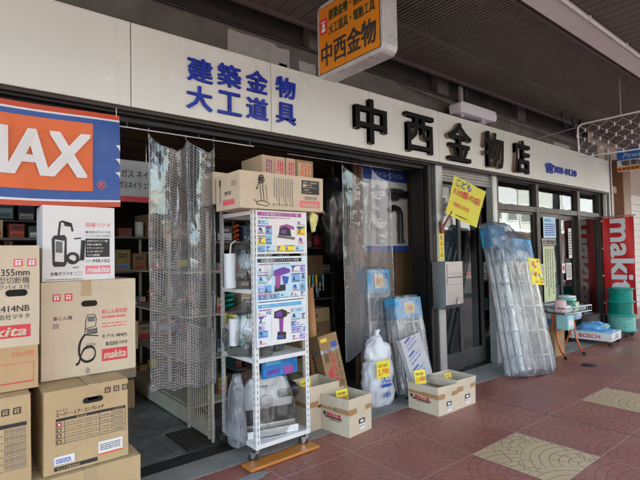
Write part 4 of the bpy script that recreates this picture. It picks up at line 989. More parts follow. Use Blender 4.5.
t_=thing('yellow_tassel','yellow rag tied at the right top corner of the white rack','rag',(2.345,2.96,1.80)); b=B(); bag(b,[(.008,.008,-.12,0,0),(.03,.02,-.06,.01,0),(.035,.02,.0,.01,0),(.01,.01,.05,0,0)],M('yellow_rag',(.66,.60,.25),.7),2,amp=.02,fr=25); b.build('rag',t_)
# plank under the front casters
b = B(); b.box(0,.62,0,.125,.004,.024,wood_o); o_=b.build('wooden_plank',bevel=.003); o_.location=(1.69,2.86,0); o_.rotation_euler=(0,0,R(1)); props(o_,'varnished orange wooden board lying on the paving before the white rack','plank')
b = B(); b.add([(.13*math.cos(a*.4)*(1+.2*math.sin(a*3)),.05*math.sin(a*.4)*(1+.15*math.cos(a*2)),0) for a in range(16)],[tuple(range(16))],kerb_m); o_=b.build('pavement_patch'); o_.location=(1.66,2.80,.003); props(o_,kind='structure')

# ================================================================== OPEN CARTONS ON THE PAVEMENT
def open_carton(label, loc, w, d, h, rz, tapez, m=card3, seed=0, art='red', group=None, lbl=True):
    t_=thing('open_carton',label,'carton',loc,rz,group); rnd=random.Random(seed); b=B(); th=.005
    L=[0,tapez,h]; j=lambda a=.006: rnd.uniform(-a,a)
    c0=[(0,0),(w,0),(w,d),(0,d)]; rings=[]
    for z,a,fl in ((0,0,0),(tapez,.003,0),(h,.007,.006)):
        rings.append([(x+j(a)+(fl if x>0 else -fl),y+j(a)+(fl if y>0 else -fl),z+(j(.008) if z==h else 0)) for x,y in c0])
    def inn(r): return [(x+(th if x<w/2 else -th),y+(th if y<d/2 else -th),z) for x,y,z in r]
    for r0,r1 in zip(rings[:-1],rings[1:]):
        for k in range(4):
            q=(k+1)%4; b.quad(r0[k],r0[q],r1[q],r1[k],m); i0,i1=inn(r0),inn(r1); b.quad(i0[q],i0[k],i1[k],i1[q],m)
    i2=inn(rings[2])
    for k in range(4): q=(k+1)%4; b.quad(rings[2][k],rings[2][q],i2[q],i2[k],m)
    b.box(th,w-th,th,d-th,.002,.008,m)
    # printing: red and black words on the left (street end) face, black badge label on the front
    if art:
        b.rect((-.001,d*.86,tapez*.62),YN,ZP,d*.62,.012,ink,.003); b.text('鯛味の素',(-.001,d*.78,tapez*.68),YN,ZP,d*.5,.035,red_ink,bold=.04,off=.004); b.rect((-.001,d*.92,tapez*.70),YN,ZP,.03,.03,ink,.003)
        greek(b,(-.001,d*.70,tapez*.52),YN,ZP,d*.4,.014,1,ink,seed)
    if lbl:
        b.rect((w*.42,-.001,tapez*.42),XP,ZP,w*.26,.04,ink,.003); b.rect((w*.47,-.001,tapez*.42+.010),XP,ZP,w*.15,.020,white_p,.004); b.rect((w*.44,-.001,tapez*.42-.046),XP,ZP,w*.24,.045,white_p,.003); greek(b,(w*.46,-.003,tapez*.42-.03),XP,ZP,w*.18,.02,2,grey_ink,seed)
    b.build('body',t_)
    b=B(); tz=tapez-.006
    def tp(x0,x1,y,z0,z1): b.box(x0,x1,y-.0065,y-.0055,z0,z1,tape)
    tp(w*.0,w*.32,0,tz-.012,tz+.035); tp(w*.72,w,0,tz-.006,tz+.032); b.box(-.0075,-.0065,-.003,d*.5,tz-.008,tz+.03,tape); b.box(-.0075,-.0065,d*.45,d,tz-.002,tz+.024,tape)
    build_split(b,'tape',t_)
    b=B(); bag(b,[(w*.33,d*.33,.012,w/2,d/2),(w*.36,d*.36,h*.35,w/2,d/2),(w*.24,d*.2,h*.66,w/2,d/2),(w*.05,d*.05,h*.86,w*.45,d/2)],film_thick,seed,amp=.03,fr=14); b.build('plastic_liner',t_)
    return t_
open_carton('open carton with red print, left one of the pair before the grey packages',(3.56,2.68,0),.275,.36,.255,-1,.165,seed=1)
open_carton('open carton with black badge, right one of the pair before the grey doors',(3.842,2.68,0),.315,.31,.278,.5,.18,seed=2,art=None)
open_carton('open carton on the paving just right of the orange plank, yellow tag inside',(2.615,2.86,0),.295,.31,.308,7,.195,seed=3)
o4=open_carton('tall open carton with torn tape standing directly behind the right caster of the rack',(2.425,3.17,0),.36,.28,.375,1,.22,seed=4,art=None,lbl=False)
b=B(); b.prism([(-.04,0),(-.01,.012),(.03,.008),(.045,-.004),(.01,-.012),(-.03,-.01)],(.15,-.003,.20),XP,ZP,dark,.002); b.prism([(-.02,0),(.03,.008),(.02,-.01)],(.15,-.006,.20),XP,ZP,red_ink,.001); b.build('torn_hole',o4)
open_carton('open carton with brown tape inside the bay, black tool heads standing in it',(3.06,3.95,0),.42,.32,.33,4,.22,card,seed=5,art=None,lbl=False)
price('','yellow tag leaning in the carton right of the orange plank',(2.66,3.05,.22),0,.13,.11,'特価','980',-10)
price('','yellow tag leaning in the tall carton behind the rack',(2.47,3.30,.30),8,.13,.10,'お買得','1,200',-14)
price('','yellow tag at the corner of the left carton of the pair',(3.55,2.93,.24),-12,.13,.13,'特価','3,480',-12)
price('','small yellow tag inside the right carton of the pair',(3.93,2.86,.22),0,.10,.07,'各種','580',-15)
t_=thing('hammer_head_tool','black tool heads and handles standing in the carton inside the bay','tool bundle',(3.27,4.1,.02))
for i in range(5):
    b=B(); x=(i-2)*.035; b.cyl((x,0,0),(x*1.6,-.02*i,.42+.03*(i%3)),.011,black_pl,8); b.box(x*1.6-.03,x*1.6+.03,-.02*i-.014,-.02*i+.014,.42+.03*(i%3),.455+.03*(i%3),black_pl); b.build('tool',t_)

# leaning brown printed carton and paper tube
lc = thing('leaning_carton','tall brown carton with slanted red cracker lettering leaning inside the bay','carton',(2.93,3.42,0.0),rot=(R(-9),R(-7),R(0)))
b=B(); b.box(0,.235,0,.15,0,.72,card4); b.text('Cracker',(.155,0,.10),ZP,XN,.46,.085,red_ink,bold=.01,shear=.35); b.text('美味',(.03,0,.45),XP,ZP,.05,.11,ink,bold=.01); b.text('クラッカー',(.205,0,.12),ZP,XN,.40,.035,ink,bold=.01)
b.rect((.045,0,.30),XP,ZP,.05,.08,red_ink); b.rect((.02,0,.655),XP,ZP,.08,.035,yellow_p); b.rect((.14,0,.58),XP,ZP,.07,.06,blue_ink)
b.text('LAMBDA',(0,.11,.20),ZP,YP,.35,.06,ink,bold=.0) ; b.build('body',lc,bevel=.003)
b=B(); 
for z in (.10,.55): b.box(-.002,.237,-.003,-.002,z,z+.035,film_thick); b.box(-.003,-.002,-.002,.152,z,z+.035,film_thick)
build_split(b,'tape',lc)
t_=thing('paper_tube','thick orange brown paper tube standing behind the leaning brown carton','paper tube',(2.93,3.66,0),rot=(R(-3),R(-2),0)); b=B(); b.lathe([(.045,0),(.048,0),(.048,1.17),(.03,1.172),(.03,.9),(.028,.9)],(0,0,0),M('orange_paper',(.48,.24,.11),.7),20); b.lathe([(.0486,.7),(.0486,.73)],(0,0,0),tape,20); b.build('tube',t_)

# ================================================================== WRAPPED STEPLADDERS
def ladder(label, loc, rot, L, w, sleeve=.20, d=.13, seed=0, film_m=film_clear, two=False, cap=.34, feet=True):
    t_=thing('wrapped_stepladder',label,'stepladder',loc,rot=rot)
    for x in (0,w-.03):
        for y in (0,d-.03):
            b=B(); b.box(x,x+.028,y,y+.026,.02,L-.02-(.0 if y==0 else .04),alu); b.build('rail',t_,bevel=.003)
            if feet: b=B(); b.box(x-.004,x+.032,y-.004,y+.03,0,.04,rubber); b.build('foot',t_,bevel=.004)
    z=.22
    while z<L-.25:
        b=B(); b.box(.028,w-.03,.002,.055,z,z+.022,alu); b.box(.028,w-.03,d-.026,d-.004,z+.05,z+.066,alu); b.build('step',t_,bevel=.002); z+=.27
    b=B(); b.box(-.012,w+.010,-.012,d+.01,L-sleeve,L,cyan_box)
    b.rect((w*.30,-.012,L-sleeve*.80),XP,ZP,w*.42,sleeve*.62,white_p,.002); b.rect((w*.34,-.014,L-sleeve*.72),XP,ZP,w*.34,sleeve*.44,yellow_p,.002); b.text('特価',(w*.37,-.014,L-sleeve*.62),XP,ZP,w*.26,sleeve*.26,orange_ink,bold=.02,off=.005)
    b.text('はしご兼用脚立',(w*.02,-.012,L-.03),XP,ZP,w*.5,.018,white_p,off=.002); greek(b,(w*.76,-.012,L-sleeve*.8),XP,ZP,w*.2,sleeve*.5,5,white_p,seed)
    b.lathe([(.02,0),(.032,0)],(w*.86,-.015,L-sleeve*.28),blue_ink,14,axis='y'); b.build('label_sleeve',t_,bevel=.004)
    b=B(); W=w/2; bag(b,[(W+.02,d/2+.02,.02,W,d/2),(W+.035,d/2+.04,.15,W,d/2),(W+.02,d/2+.03,L*.5,W,d/2),(W+.025,d/2+.02,L*.9,W,d/2),(W*.9,d/2+.01,L+.03,W,d/2)],film_m,seed,n=40,amp=.014,sq=7,fr=8)
    b.build('film_wrap',t_); return t_
ladder('taller clear wrapped stepladder with blue sleeve leaning beside the right plastic sheet',(3.53,3.46,0),(R(-5),R(1.5),0),1.33,.33,.25,seed=11,film_m=film_haze)
ladder('shorter clear wrapped stepladder with blue sleeve in front of the taller one',(3.74,3.20,0),(R(-9),R(1),0),1.03,.40,.22,seed=12,film_m=film_haze)
# bundle in front of the door
bd=thing('wrapped_stepladder_bundle','two stepladders with blue sleeves in one hazy film bag leaning before the doors','stepladder bundle',(5.30,2.86,.01),rot=(R(-12),R(4),R(-6)))
def inner(name_, loc, L, w, sleeve, seed):
    e_=bpy.data.objects.new(name_,None); COL.objects.link(e_); e_.parent=bd; e_.location=loc; e_.empty_display_size=.1; d=.12
    for x in (0,w-.03):
        for y in (0,d-.03):
            b=B(); b.box(x,x+.028,y,y+.026,.02,L-.03,alu); b.build('rail',e_,bevel=.003)
    z=.22
    while z<L-.25:
        b=B(); b.box(.028,w-.03,.002,.05,z,z+.022,alu); b.build('step',e_,bevel=.002); z+=.30
    b=B(); b.box(-.012,w+.010,-.012,d,L-sleeve,L,cyan_box); b.rect((w*.12,-.012,L-sleeve*.9),XP,ZP,w*.3,sleeve*.3,white_p,.002); b.rect((w*.62,-.012,L-sleeve*.85),XP,ZP,w*.22,sleeve*.5,blue_ink,.002); b.text('脚立',(w*.1,-.012,L-sleeve*.4),XP,ZP,w*.4,sleeve*.25,white_p,bold=.02)
    b.build('label_sleeve',e_,bevel=.004)
inner('stepladder',(-.03,.03,0),1.87,.32,.28,1)
inner('stepladder',(.20,-.11,0),1.68,.40,.26,2)
b=B(); bag(b,[(.32,.13,.005,.29,-.01),(.345,.16,.08,.29,-.01),(.335,.16,.9,.28,0),(.335,.15,1.45,.28,0),(.325,.14,1.69,.27,.01),(.20,.12,1.87,.145,.06),(.18,.10,1.91,.13,.07)],film_haze,13,n=48,amp=.016,sq=6,fr=6); b.build('film_wrap',bd)
for x in (-.02,.30,.56):
    b=B(); b.box(x,x+.05,-.12,-.04,-.004,.03,rubber); b.build('foot',bd,bevel=.006)
t_=thing('flyer','yellow and red printed flyer taped on the wrapped stepladders before the doors','flyer',(5.43,2.70,1.10),rot=(R(-12),R(4),R(-6)))
b=B(); b.box(0,.24,0,.002,0,.32,yellow_p); rnd=random.Random(5)
for i in range(28): b.rect((rnd.uniform(.01,.19),0,rnd.uniform(.01,.28)),XP,ZP,rnd.uniform(.02,.045),rnd.uniform(.015,.035),rnd.choice([red_ink,green_p,orange_ink,white_p,M('leaf_green_ink',(.08,.35,.06),.5)]),.002+.0004*i)
b.build('sheet',t_)
# grey flat package with blue print
gp=thing('flat_package','pale grey flat package with slanted blue print leaning behind the pair of open cartons','package',(3.68,2.985,0),rot=(R(-13),R(-10),R(-3)))
b=B(); b.box(0,.29,0,.06,0,.66,M('grey_wrapper',(.46,.45,.47),.5,bmp=.3,bscale=25)); Xa=(.93,0,.36); Xb=(-.36,0,.93)
for i,z in enumerate((.14,.28,.42,.56)):
    b.text('ハイパーネット',(.05,0,z),Xa,Xb,.19,.030,blue_ink,bold=.02); greek(b,(.06,0,z-.035),Xa,Xb,.17,.02,1,blue_ink,i)
    b.rect((.05,0,z+.045),Xa,Xb,.10,.02,blue_ink)
b.build('wrapper',gp,bevel=.015)
# white bag with blue print
wb=thing('white_sack','milky plastic sack with blue print and tied top standing under the right plastic sheet','sack',(3.42,3.31,0),rz=-5)
b=B(); bag(b,[(.15,.09,.003,0,0),(.17,.105,.05,0,0),(.165,.11,.30,0,0),(.15,.10,.40,0,0),(.125,.09,.43,.01,0),(.14,.10,.48,.0,0),(.125,.09,.58,-.005,0),(.05,.04,.665,-.01,0),(.018,.015,.69,-.005,0),(.03,.012,.735,.01,0)],white_bag,4,n=56,amp=.026,sq=2.6,fr=15); b.build('sack',wb)
b=B(); b.text('大工',(-.05,-.135,.24),XP,ZP,.10,.10,blue_ink,bold=.03); b.rect((-.06,-.135,.20),XP,ZP,.12,.03,blue_ink); b.text('お徳用',(-.05,-.135,.10),XP,ZP,.10,.05,blue_ink,bold=.02); b.build('print',wb)
price('','yellow price tag hung on the milky plastic sack',(3.27,3.17,.30),-4,.17,.16,'10束 50本','2,790')
# blue rolled hose behind
t_=thing('blue_tube_roll','ribbed light blue tube standing behind the right plastic sheet','tube',(3.90,3.70,.2)); b=B()
b.lathe([(.055+.006*(i%2),i*.012) for i in range(70)],(0,0,0),M('light_blue_tube',(.10,.34,.74),.4),18); b.build('tube',t_)
carton('tube_stand_carton','small brown carton carrying the blue tube behind the plastic sheet',(3.80,3.62,0),.22,.2,.2,card4)

# ================================================================== HANGING BLACK BAG and DISPLAY BOARDS
t_=thing('black_bag','black plastic wrapped bundle hanging from the ceiling inside the bay','bag',(3.31,3.80,1.44))
b=B(); bag(b,[(.03,.03,0,.05,0),(.13,.08,.08,.03,0),(.17,.11,.40,0,0),(.15,.10,.70,0,0),(.05,.05,.86,0,0),(.015,.015,.92,0,0)],M('black_vinyl',(.012,.012,.014),.22,spec=.7,bmp=.5,bscale=14),6,n=40,amp=.03,fr=7); b.build('wrapper',t_)
b=B(); b.tube([(0,0,.9),(0,0,1.17)],.005,black_pl,5); b.build('cord',t_)
pb=thing('pipe_display_board','white display board with blue band, black rain pipe and hopper mounted on it','display board',(3.86,3.895,1.52))
b=B(); b.box(0,.78,0,.03,0,1.0,white_p); b.rect((0,0,.86),XP,ZP,.78,.14,blue_ink,.002); b.rect((0,0,.0),XP,ZP,.78,.07,blue_ink,.002); b.text('ハイルーフ PC50',(.20,0,.905),XP,ZP,.50,.06,white_p,bold=.01,off=.004); greek(b,(.6,0,.10),XP,ZP,.14,.05,2,grey_ink,1); b.build('board',pb)
b=B(); b.box(.38,.58,-.11,0,.70,.76,black_pl); b.prism([(.40,.70),(.56,.70),(.52,.62),(.44,.62)],(0,-.02,0),XP,ZP,black_pl,-.07); b.box(.56,.72,-.07,-.02,.66,.75,black_pl); b.build('hopper',pb,bevel=.006)
b=B(); b.tube([(.40,-.05,.50),(.47,-.05,.54),(.55,-.05,.52),(.58,-.05,.46),(.58,-.05,.10)],.035,black_pl,14); b.lathe([(.04,0),(.04,.03)],(.58,-.05,.30),black_pl,14); b.build('pipe',pb)
b=B(); b.box(.2,.34,-.05,0,.1,.84,white_bag); b.build('sample',pb)
# interior board behind the banner end
ib=thing('gas_tool_sign','pale interior board with black lettering and red border beside the banner end','sign',(.86,3.93,1.96)); b=B(); b.box(0,.62,0,.02,0,.34,M('pale_board',(.42,.46,.48),.5)); b.rect((0,0,0),XP,ZP,.62,.045,red_ink,.002); b.text('ガス ネイラ',(.30,0,.20),XP,ZP,.27,.06,ink,bold=.02); b.text('ガスネイラ エアー',(.28,0,.11),XP,ZP,.30,.055,ink,bold=.02); b.build('board',ib)
b=B(); b.tube([(.1,0,.34),(.1,0,.69)],.003,chrome,5); b.build('cord',ib)
b=B(); b.tube([(.5,0,.34),(.5,0,.69)],.003,chrome,5); b.build('cord',ib)

# cream low gondola with wire end
gd=thing('display_gondola','cream steel shelving run with wire grid end panel inside the bay','shelving',(1.72,3.50,0))
b=B(); b.box(.02,.05,.05,2.4,0.02,.16,creampt); b.box(.05,.42,.5,2.4,.15,.17,creampt); b.build('base',gd,bevel=.004)
b=B()
for y in (0,.46): b.box(0,.02,y,y+.02,.0,.92,creampt)
b.box(0,.02,.02,.46,.90,.92,creampt); b.box(0,.02,.02,.46,.06,.08,creampt); b.build('end_frame',gd)
b=B()
for i in range(11): b.box(.007,.013,.05+i*.04,.054+i*.04,.08,.90,creampt)
for i in range(18): b.box(.004,.008,.02,.46,.11+i*.045,.114+i*.045,creampt)
b.build('wire_grid',gd)
for y in (.5,1.45,2.38):
    b=B(); b.box(.22,.25,y,y+.03,0,1.75,creampt); b.build('upright',gd)
for z in (.55,.95,1.35):
    b=B(); b.box(.02,.42,.52,2.38,z,z+.015,creampt); b.build('shelf',gd)
b = B(); b.box(0,.23,0,.46,.001,.012,M('rubber_grating',(.035,.028,.024),.8))
for i in range(9): b.box(.01,.22,.02+i*.05,.03+i*.05,.012,.017,M('grate_bar',(.075,.06,.05),.6,metal=.3))
o_=b.build('floor_grate'); o_.location=(1.51,3.49,0); props(o_,'dark rusty grate in the shop floor beside the cream wire panel','floor grate')

# ================================================================== STOCK INSIDE (dim, seen through the bay and the glass)
rnd = random.Random(21)
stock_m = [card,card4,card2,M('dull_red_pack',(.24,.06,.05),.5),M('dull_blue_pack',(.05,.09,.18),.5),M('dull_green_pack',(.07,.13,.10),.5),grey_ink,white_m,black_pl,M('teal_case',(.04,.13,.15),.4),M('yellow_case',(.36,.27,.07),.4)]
protos = {}
WHERE = {}
def shelf_unit(label, loc, W_, D_, levels, rz=0, seed=0, name='storage_shelf', stock='stock'):
    t_=thing(name,label,'shelving',loc,rz); H_=levels[-1]+.35
    for x in (0,W_-.03):
        for y in (0,D_-.03):
            b=B(); b.box(x,x+.03,y,y+.03,0,H_,conc_d); b.build('upright',t_)
    for z in levels:
        b=B(); b.box(.0305,W_-.0305,.002,D_-.002,z-.02,z,grey_ink); b.build('shelf',t_)
    r=random.Random(seed); Mx=Matrix.Translation(loc)@Matrix.Rotation(R(rz),4,'Z')
    for li,z in enumerate(levels):
        x=.05; cnt=0
        while x<W_-.12:
            w=r.uniform(.06,.17); h=r.uniform(.08,.29); d=D_*r.uniform(.5,.9); m=r.choice(stock_m)
            if x+w>W_-.04: break
            k=r.random(); b=B()
            if k<.62:
                b.box(0,w,0,d,0,h,m); b.rect((w*.08,0,h*.08),XP,ZP,w*.84,h*r.uniform(.2,.45),r.choice([white_p,red_ink,ink,cyan_ink,orange_ink,pale_blue,grey_ink]),.001); greek(b,(w*.14,-.001,h*.12),XP,ZP,w*.7,h*.16,2,r.choice([ink,white_p,red_ink]),int(x*77)); greek(b,(w*.18,-.0015,h*.62),XP,ZP,w*.6,h*.2,2,ink if m not in (black_pl,grey_ink) else white_p,int(x*99)); nm='stock_carton'; ct='carton'
            elif k<.85:
                w=min(w,.14); b.lathe([(0,0),(w/2,0),(w/2,h*.9),(w*.46,h*.92),(0,h*.92)],(w/2,w/2,0),m,14); b.lathe([(w/2+.001,h*.2),(w/2+.001,h*.7)],(w/2,w/2,0),r.choice([white_p,yellow_p,red_ink]),14); nm='paint_tin'; ct='tin'
            else:
                b.tube([(w/2+math.cos(a*.5)*w*.4,w/2+math.sin(a*.5)*w*.4,.02+a*.004) for a in range(38)],.014,r.choice([turq,orange_pt,black_pl,white_p]),6); nm='hose_coil'; ct='coil'
            o=b.build(nm,bevel=.0 if nm!='stock_carton' else .003); p=Mx@Vector((x,.02+r.uniform(0,.04),z+.001)); o.location=p; o.rotation_euler=(0,0,R(rz+r.uniform(-11,11)))
            cnt+=1; cn_=m.name.split('_')[1] if m.name.startswith('dull') else {'cardboard':'tan','cardboard_brown':'brown','cardboard_yellow':'tan','grey_ink':'grey','white_painted_steel':'white','black_plastic':'black','teal_case':'teal','yellow_case':'yellow'}.get(m.name,'plain')
            props(o,'%s, %s from left on %s shelf %s'%({'stock_carton':cn_+' box','paint_tin':cn_+' tin','hose_coil':'coiled hose'}[nm],('first','second','third','fourth','fifth','sixth','seventh','eighth','ninth','tenth','eleventh','twelfth','thirteenth','fourteenth','fifteenth','sixteenth','seventeenth')[cnt-1],('bottom','second','third','fourth','fifth')[li],stock),ct,'%s %s'%({'stock_carton':'packed boxes','paint_tin':'tins','hose_coil':'coils'}[nm],stock))
            x+=w+r.uniform(.01,.05)
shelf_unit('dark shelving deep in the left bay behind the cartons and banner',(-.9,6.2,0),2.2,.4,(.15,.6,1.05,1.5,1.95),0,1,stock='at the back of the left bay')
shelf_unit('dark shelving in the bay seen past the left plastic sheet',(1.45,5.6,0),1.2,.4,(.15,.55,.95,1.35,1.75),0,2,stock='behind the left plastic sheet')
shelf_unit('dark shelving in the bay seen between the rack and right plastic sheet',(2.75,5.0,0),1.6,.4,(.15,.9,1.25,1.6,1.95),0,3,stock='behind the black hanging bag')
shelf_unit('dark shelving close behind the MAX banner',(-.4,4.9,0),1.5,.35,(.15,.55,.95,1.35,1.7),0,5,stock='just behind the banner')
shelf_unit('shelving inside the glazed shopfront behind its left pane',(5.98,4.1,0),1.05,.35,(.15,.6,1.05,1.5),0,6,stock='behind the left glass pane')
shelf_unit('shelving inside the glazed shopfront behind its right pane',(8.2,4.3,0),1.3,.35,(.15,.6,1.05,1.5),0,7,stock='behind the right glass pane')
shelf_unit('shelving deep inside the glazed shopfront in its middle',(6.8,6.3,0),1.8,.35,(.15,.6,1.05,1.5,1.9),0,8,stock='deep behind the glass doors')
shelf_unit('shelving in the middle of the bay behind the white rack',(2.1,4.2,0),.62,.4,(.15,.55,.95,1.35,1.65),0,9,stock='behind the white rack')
for k,z in enumerate((0,.17,.34,.51,.68)):
    carton('stacked_carton',('lowest','second lowest','middle','second highest','topmost')[k]+' brown carton in the dim stack left of the right plastic sheet',(3.32+.01*(k%2),4.45,z),.46,.36,.165,card4 if k%2 else card2,front=lambda b,w,d,h:(b.text('天然木',(w*.25,0,h*.3),XP,ZP,w*.35,h*.35,ink)))
for k,(x,z) in enumerate(((1.20,0),(1.22,.3),(1.24,.58))):
    carton('floor_carton',('lowest','middle','topmost')[k]+' carton of the dim stack behind the left plastic sheet',(x,4.9,z),.36,.36,.28,(card4,card,card2)[k])
# pegboard tools on the partition seen in the gap
t_=thing('tool_hooks','row of small coloured screwdrivers hanging inside the bay left of the right sheet','tool rack',(3.30,4.55,1.15)); b=B(); b.box(0,.5,.03,.045,-.05,.34,wood_b); b.build('board',t_)
for i in range(9):
    b=B(); x=.03+i*.055; b.cyl((x,0,.0),(x,0,.10),.013,rnd.choice([orange_pt,cyan_box,red_ink,yellow_p,black_pl]),8); b.cyl((x,0,-.10),(x,0,0),.004,chrome,6); b.build('screwdriver',t_)

# ================================================================== DOOR AREA: mailbox, strip, flag
mb=thing('mailbox','stainless steel mailbox fixed to the post between the bay and grey doors','mailbox',(4.35,3.13,.865))
b=B(); b.prism([(0,.05),(.05,0),(.19,0),(.19,.53),(0,.53)],(0,0,0),YP,ZP,stainl,.32); b.deform(lambda x,y,z:(x,y,z)); b.v=[(v[0]+.0,v[1],v[2]) for v in b.v]
xs=[v[0] for v in b.v]; b.deform(lambda x,y,z:(x-min(xs),y,z)); b.build('body',mb,bevel=.006)
b=B()
for z0,z1 in ((.40,.50),(.27,.385)): b.box(.02,.30,-.008,-.001,z0,z1,stainl)
b.box(.03,.29,-.013,-.008,.345,.36,grey_ink); b.build('flap',mb,bevel=.003)
b=B(); b.lathe([(0,0),(.014,0),(.014,.016)],(.20,-.017,.11),chrome,12,axis='y'); b.box(.185,.215,-.02,-.012,.05,.09,chrome); b.build('lock',mb)
mb.rotation_euler=(0,0,0)
b=B(); b.box(4.50,4.56,3.32,3.343,1.2,1.35,alu_ano); o_=b.build('mailbox_bracket'); o_.parent=mb; o_.location=(-4.35,-3.13,-.865)
ys=thing('safety_strip','vertical yellow sticker with red and blue lettering on the silver post above the mailbox','sticker',(4.525,3.337,1.42))
b=B(); b.box(0,.085,0,.003,0,.36,yellow_p)
for i,ch in enumerate('防犯協力店'): b.text(ch,(.02,0,.29-.066*i),XP,ZP,.045,.05,(red_ink,blue_ink,red_ink,blue_ink,ink)[i],bold=.02)
b.build('sheet',ys)
fl=thing('safety_flag','small yellow flag with blue and red words slanting from the silver post','flag',(4.56,3.335,1.88))
d_=Vector((.42,-.14,.62)).normalized()
b=B(); b.cyl((0,-.02,-.05),tuple(Vector((0,-.02,-.05))+d_*.30),.012,white_m,8); b.build('pole',fl)
b=B(); b.cyl((-.01,.0,-.13),tuple(Vector((0,-.02,-.08))+d_*.22),.021,M('brown_holder',(.16,.04,.03),.5),10); b.box(-.03,.03,-.03,0,-.16,-.02,M('brown_holder',(.16,.04,.03),.5)); b.build('holder',fl,bevel=.003)
fx=Vector((.80,-.10,-.24)).normalized(); fy=Vector((.58,-.13,.56)); fy=(fy-fx*fy.dot(fx)).normalized()
b=B(); o0=Vector((.02,-.05,.07)); yel=M('flag_yellow',(.70,.66,.06),.5,var=.04)
fw,fh=.57,.47
nrm=fx.cross(fy)
vs=[];n=16
for j in range(n+1):
    for i in range(n+1): vs.append(o0+fx*fw*i/n+fy*fh*j/n+nrm*.008*math.sin(i*.6+j*.25))
b.add(vs,[(j*(n+1)+i,j*(n+1)+i+1,(j+1)*(n+1)+i+1,(j+1)*(n+1)+i) for j in range(n) for i in range(n)],yel,smooth=True)
b.text('こども',o0+fx*.05+fy*.365,fx,fy,.26,.085,blue_ink,bold=.035,off=.012)
b.text('110番の店',o0+fx*.05+fy*.26,fx,fy,.46,.085,red_ink,bold=.035,off=.012)
greek(b,o0+fx*.04+fy*.03,fx,fy,.36,.02,1,ink,3)
b.text('地域の安全',o0+fx*.08+fy*.13,fx,fy,.28,.05,orange_ink,bold=.02,off=.012)
b.build('cloth',fl)

# notices in the glass, and boards imitating reflections in it
def notice(label,loc,w,h,m,fn,cat='notice'):
    t_=thing('notice',label,cat,loc); b=B(); b.box(0,w,0,.002,0,h,m); fn(b,w,h); b.build('sheet',t_)
notice('pale blue poster at the top of the left sliding door',(7.26,G0+.012,1.69),.42,.33,pale_blue,lambda b,w,h:(greek(b,(w*.1,0,h*.1),XP,ZP,w*.8,h*.6,6,blue_ink,3),b.rect((w*.1,0,h*.78),XP,ZP,w*.5,h*.12,cyan_ink)))
def g_(b,w,h):
    for c_ in range(4): greek(b,(w*(.16+.2*c_),0,h*.95),(0,0,-1),XP,h*(.86 if c_%2 else .7),w*.10,1,grey_ink,c_,.7)
notice('tall pale green handwritten notice on the left sliding door',(7.22,G0+.012,.70),.38,.86,green_p,g_)
notice('row of small dark characters above the green notice',(7.20,G0+.010,1.575),.46,.10,M('pale_tan_strip',(.42,.38,.34),.5),lambda b,w,h:(b.text('木工教室案内',(w*.04,0,h*.15),XP,ZP,w*.9,h*.7,ink,bold=.03)))
notice('small white card with a red logo on the door frame',(7.85,G0+.010,1.12),.12,.16,white_p,lambda b,w,h:(b.rect((w*.2,0,h*.3),XP,ZP,w*.6,h*.45,red_ink)))
notice('white card at handle height on the left side of the left sliding door',(7.12,G0+.012,1.07),.09,.22,white_p,lambda b,w,h:(greek(b,(w*.1,0,h*.1),XP,ZP,w*.8,h*.8,6,grey_ink,5)))
notice('white price list on the right sliding door',(8.10,G0+.050,1.00),.20,.28,white_p,lambda b,w,h:(greek(b,(w*.1,0,h*.1),XP,ZP,w*.8,h*.8,8,grey_ink,6)))
notice('white slip on the right sliding door above the price list',(8.22,G0+.050,1.36),.12,.50,white_p,lambda b,w,h:(greek(b,(w*.1,0,h*.1),XP,ZP,w*.8,h*.8,9,grey_ink,7)))
notice('pale yellow board with large red outlined words imitating a sign reflected in the left pane',(5.99,G0+.075,1.88),1.0,.16,M('yellow_board',(.62,.58,.40),.5),lambda b,w,h:(b.text('ジャパンパル',(w*.03,0,h*.12),XP,ZP,w*.94,h*.76,red_ink,bold=.04)),'sign')  # lettered board stands in for a sign mirrored in the pane
notice('green and white striped board below the red words behind the left pane',(6.35,G0+.075,1.62),.64,.20,M('green_strip_board',(.20,.42,.30),.5),lambda b,w,h:(b.rect((0,0,0),XP,ZP,w,h*.35,white_p),greek(b,(.02,0,h*.4),XP,ZP,w*.9,h*.5,3,white_p,9)),'sign')
notice('red panel behind the right pane imitating the red banner reflected in the glass',(8.72,G0+.075,.55),.48,1.25,M('deep_red_poster',(.35,.03,.03),.5),lambda b,w,h:(b.text('Power',(w*.1,0,h*.6),XP,ZP,w*.7,h*.12,orange_ink,bold=.02,shear=.2),greek(b,(w*.1,0,h*.15),XP,ZP,w*.7,h*.3,6,orange_ink,4)))  # solid red panel put in for the banner's reflection

# ================================================================== RED BANNER
rbn=thing('red_banner','red upright banner with large rotated white lettering at the end of the shopfront','banner',(9.50,3.40,0))
b=B(); b.cyl((0,.02,.02),(0,.02,2.16),.014,creampt,10); b.build('pole',rbn)
b=B(); b.cyl((0,.06,2.09),(0,-.56,2.09),.010,alu_ano,8); b.build('crossbar',rbn)
b=B(); b.lathe([(0,0),(.14,0),(.13,.04),(.03,.06),(0,.06)],(0,.02,.004),black_pl,20); b.build('base',rbn)
for z in (.5,1.0,1.5,2.0):
    b=B(); b.box(-.012,.012,-.02,.03,z,z+.025,white_p); b.build('clip',rbn)
b=B(); rdm=M('banner_bright_red',(.62,.015,.02),.5,var=.05); n=20
vs=[];
for j in range(n+1):
    for i in range(13): vs.append((.012*math.sin(i*.7+j*.35),-.02-.50*i/12,.32+1.75*j/n))
b.add(vs,[(j*13+i,j*13+i+1,(j+1)*13+i+1,(j+1)*13+i) for j in range(n) for i in range(12)],rdm,smooth=True)
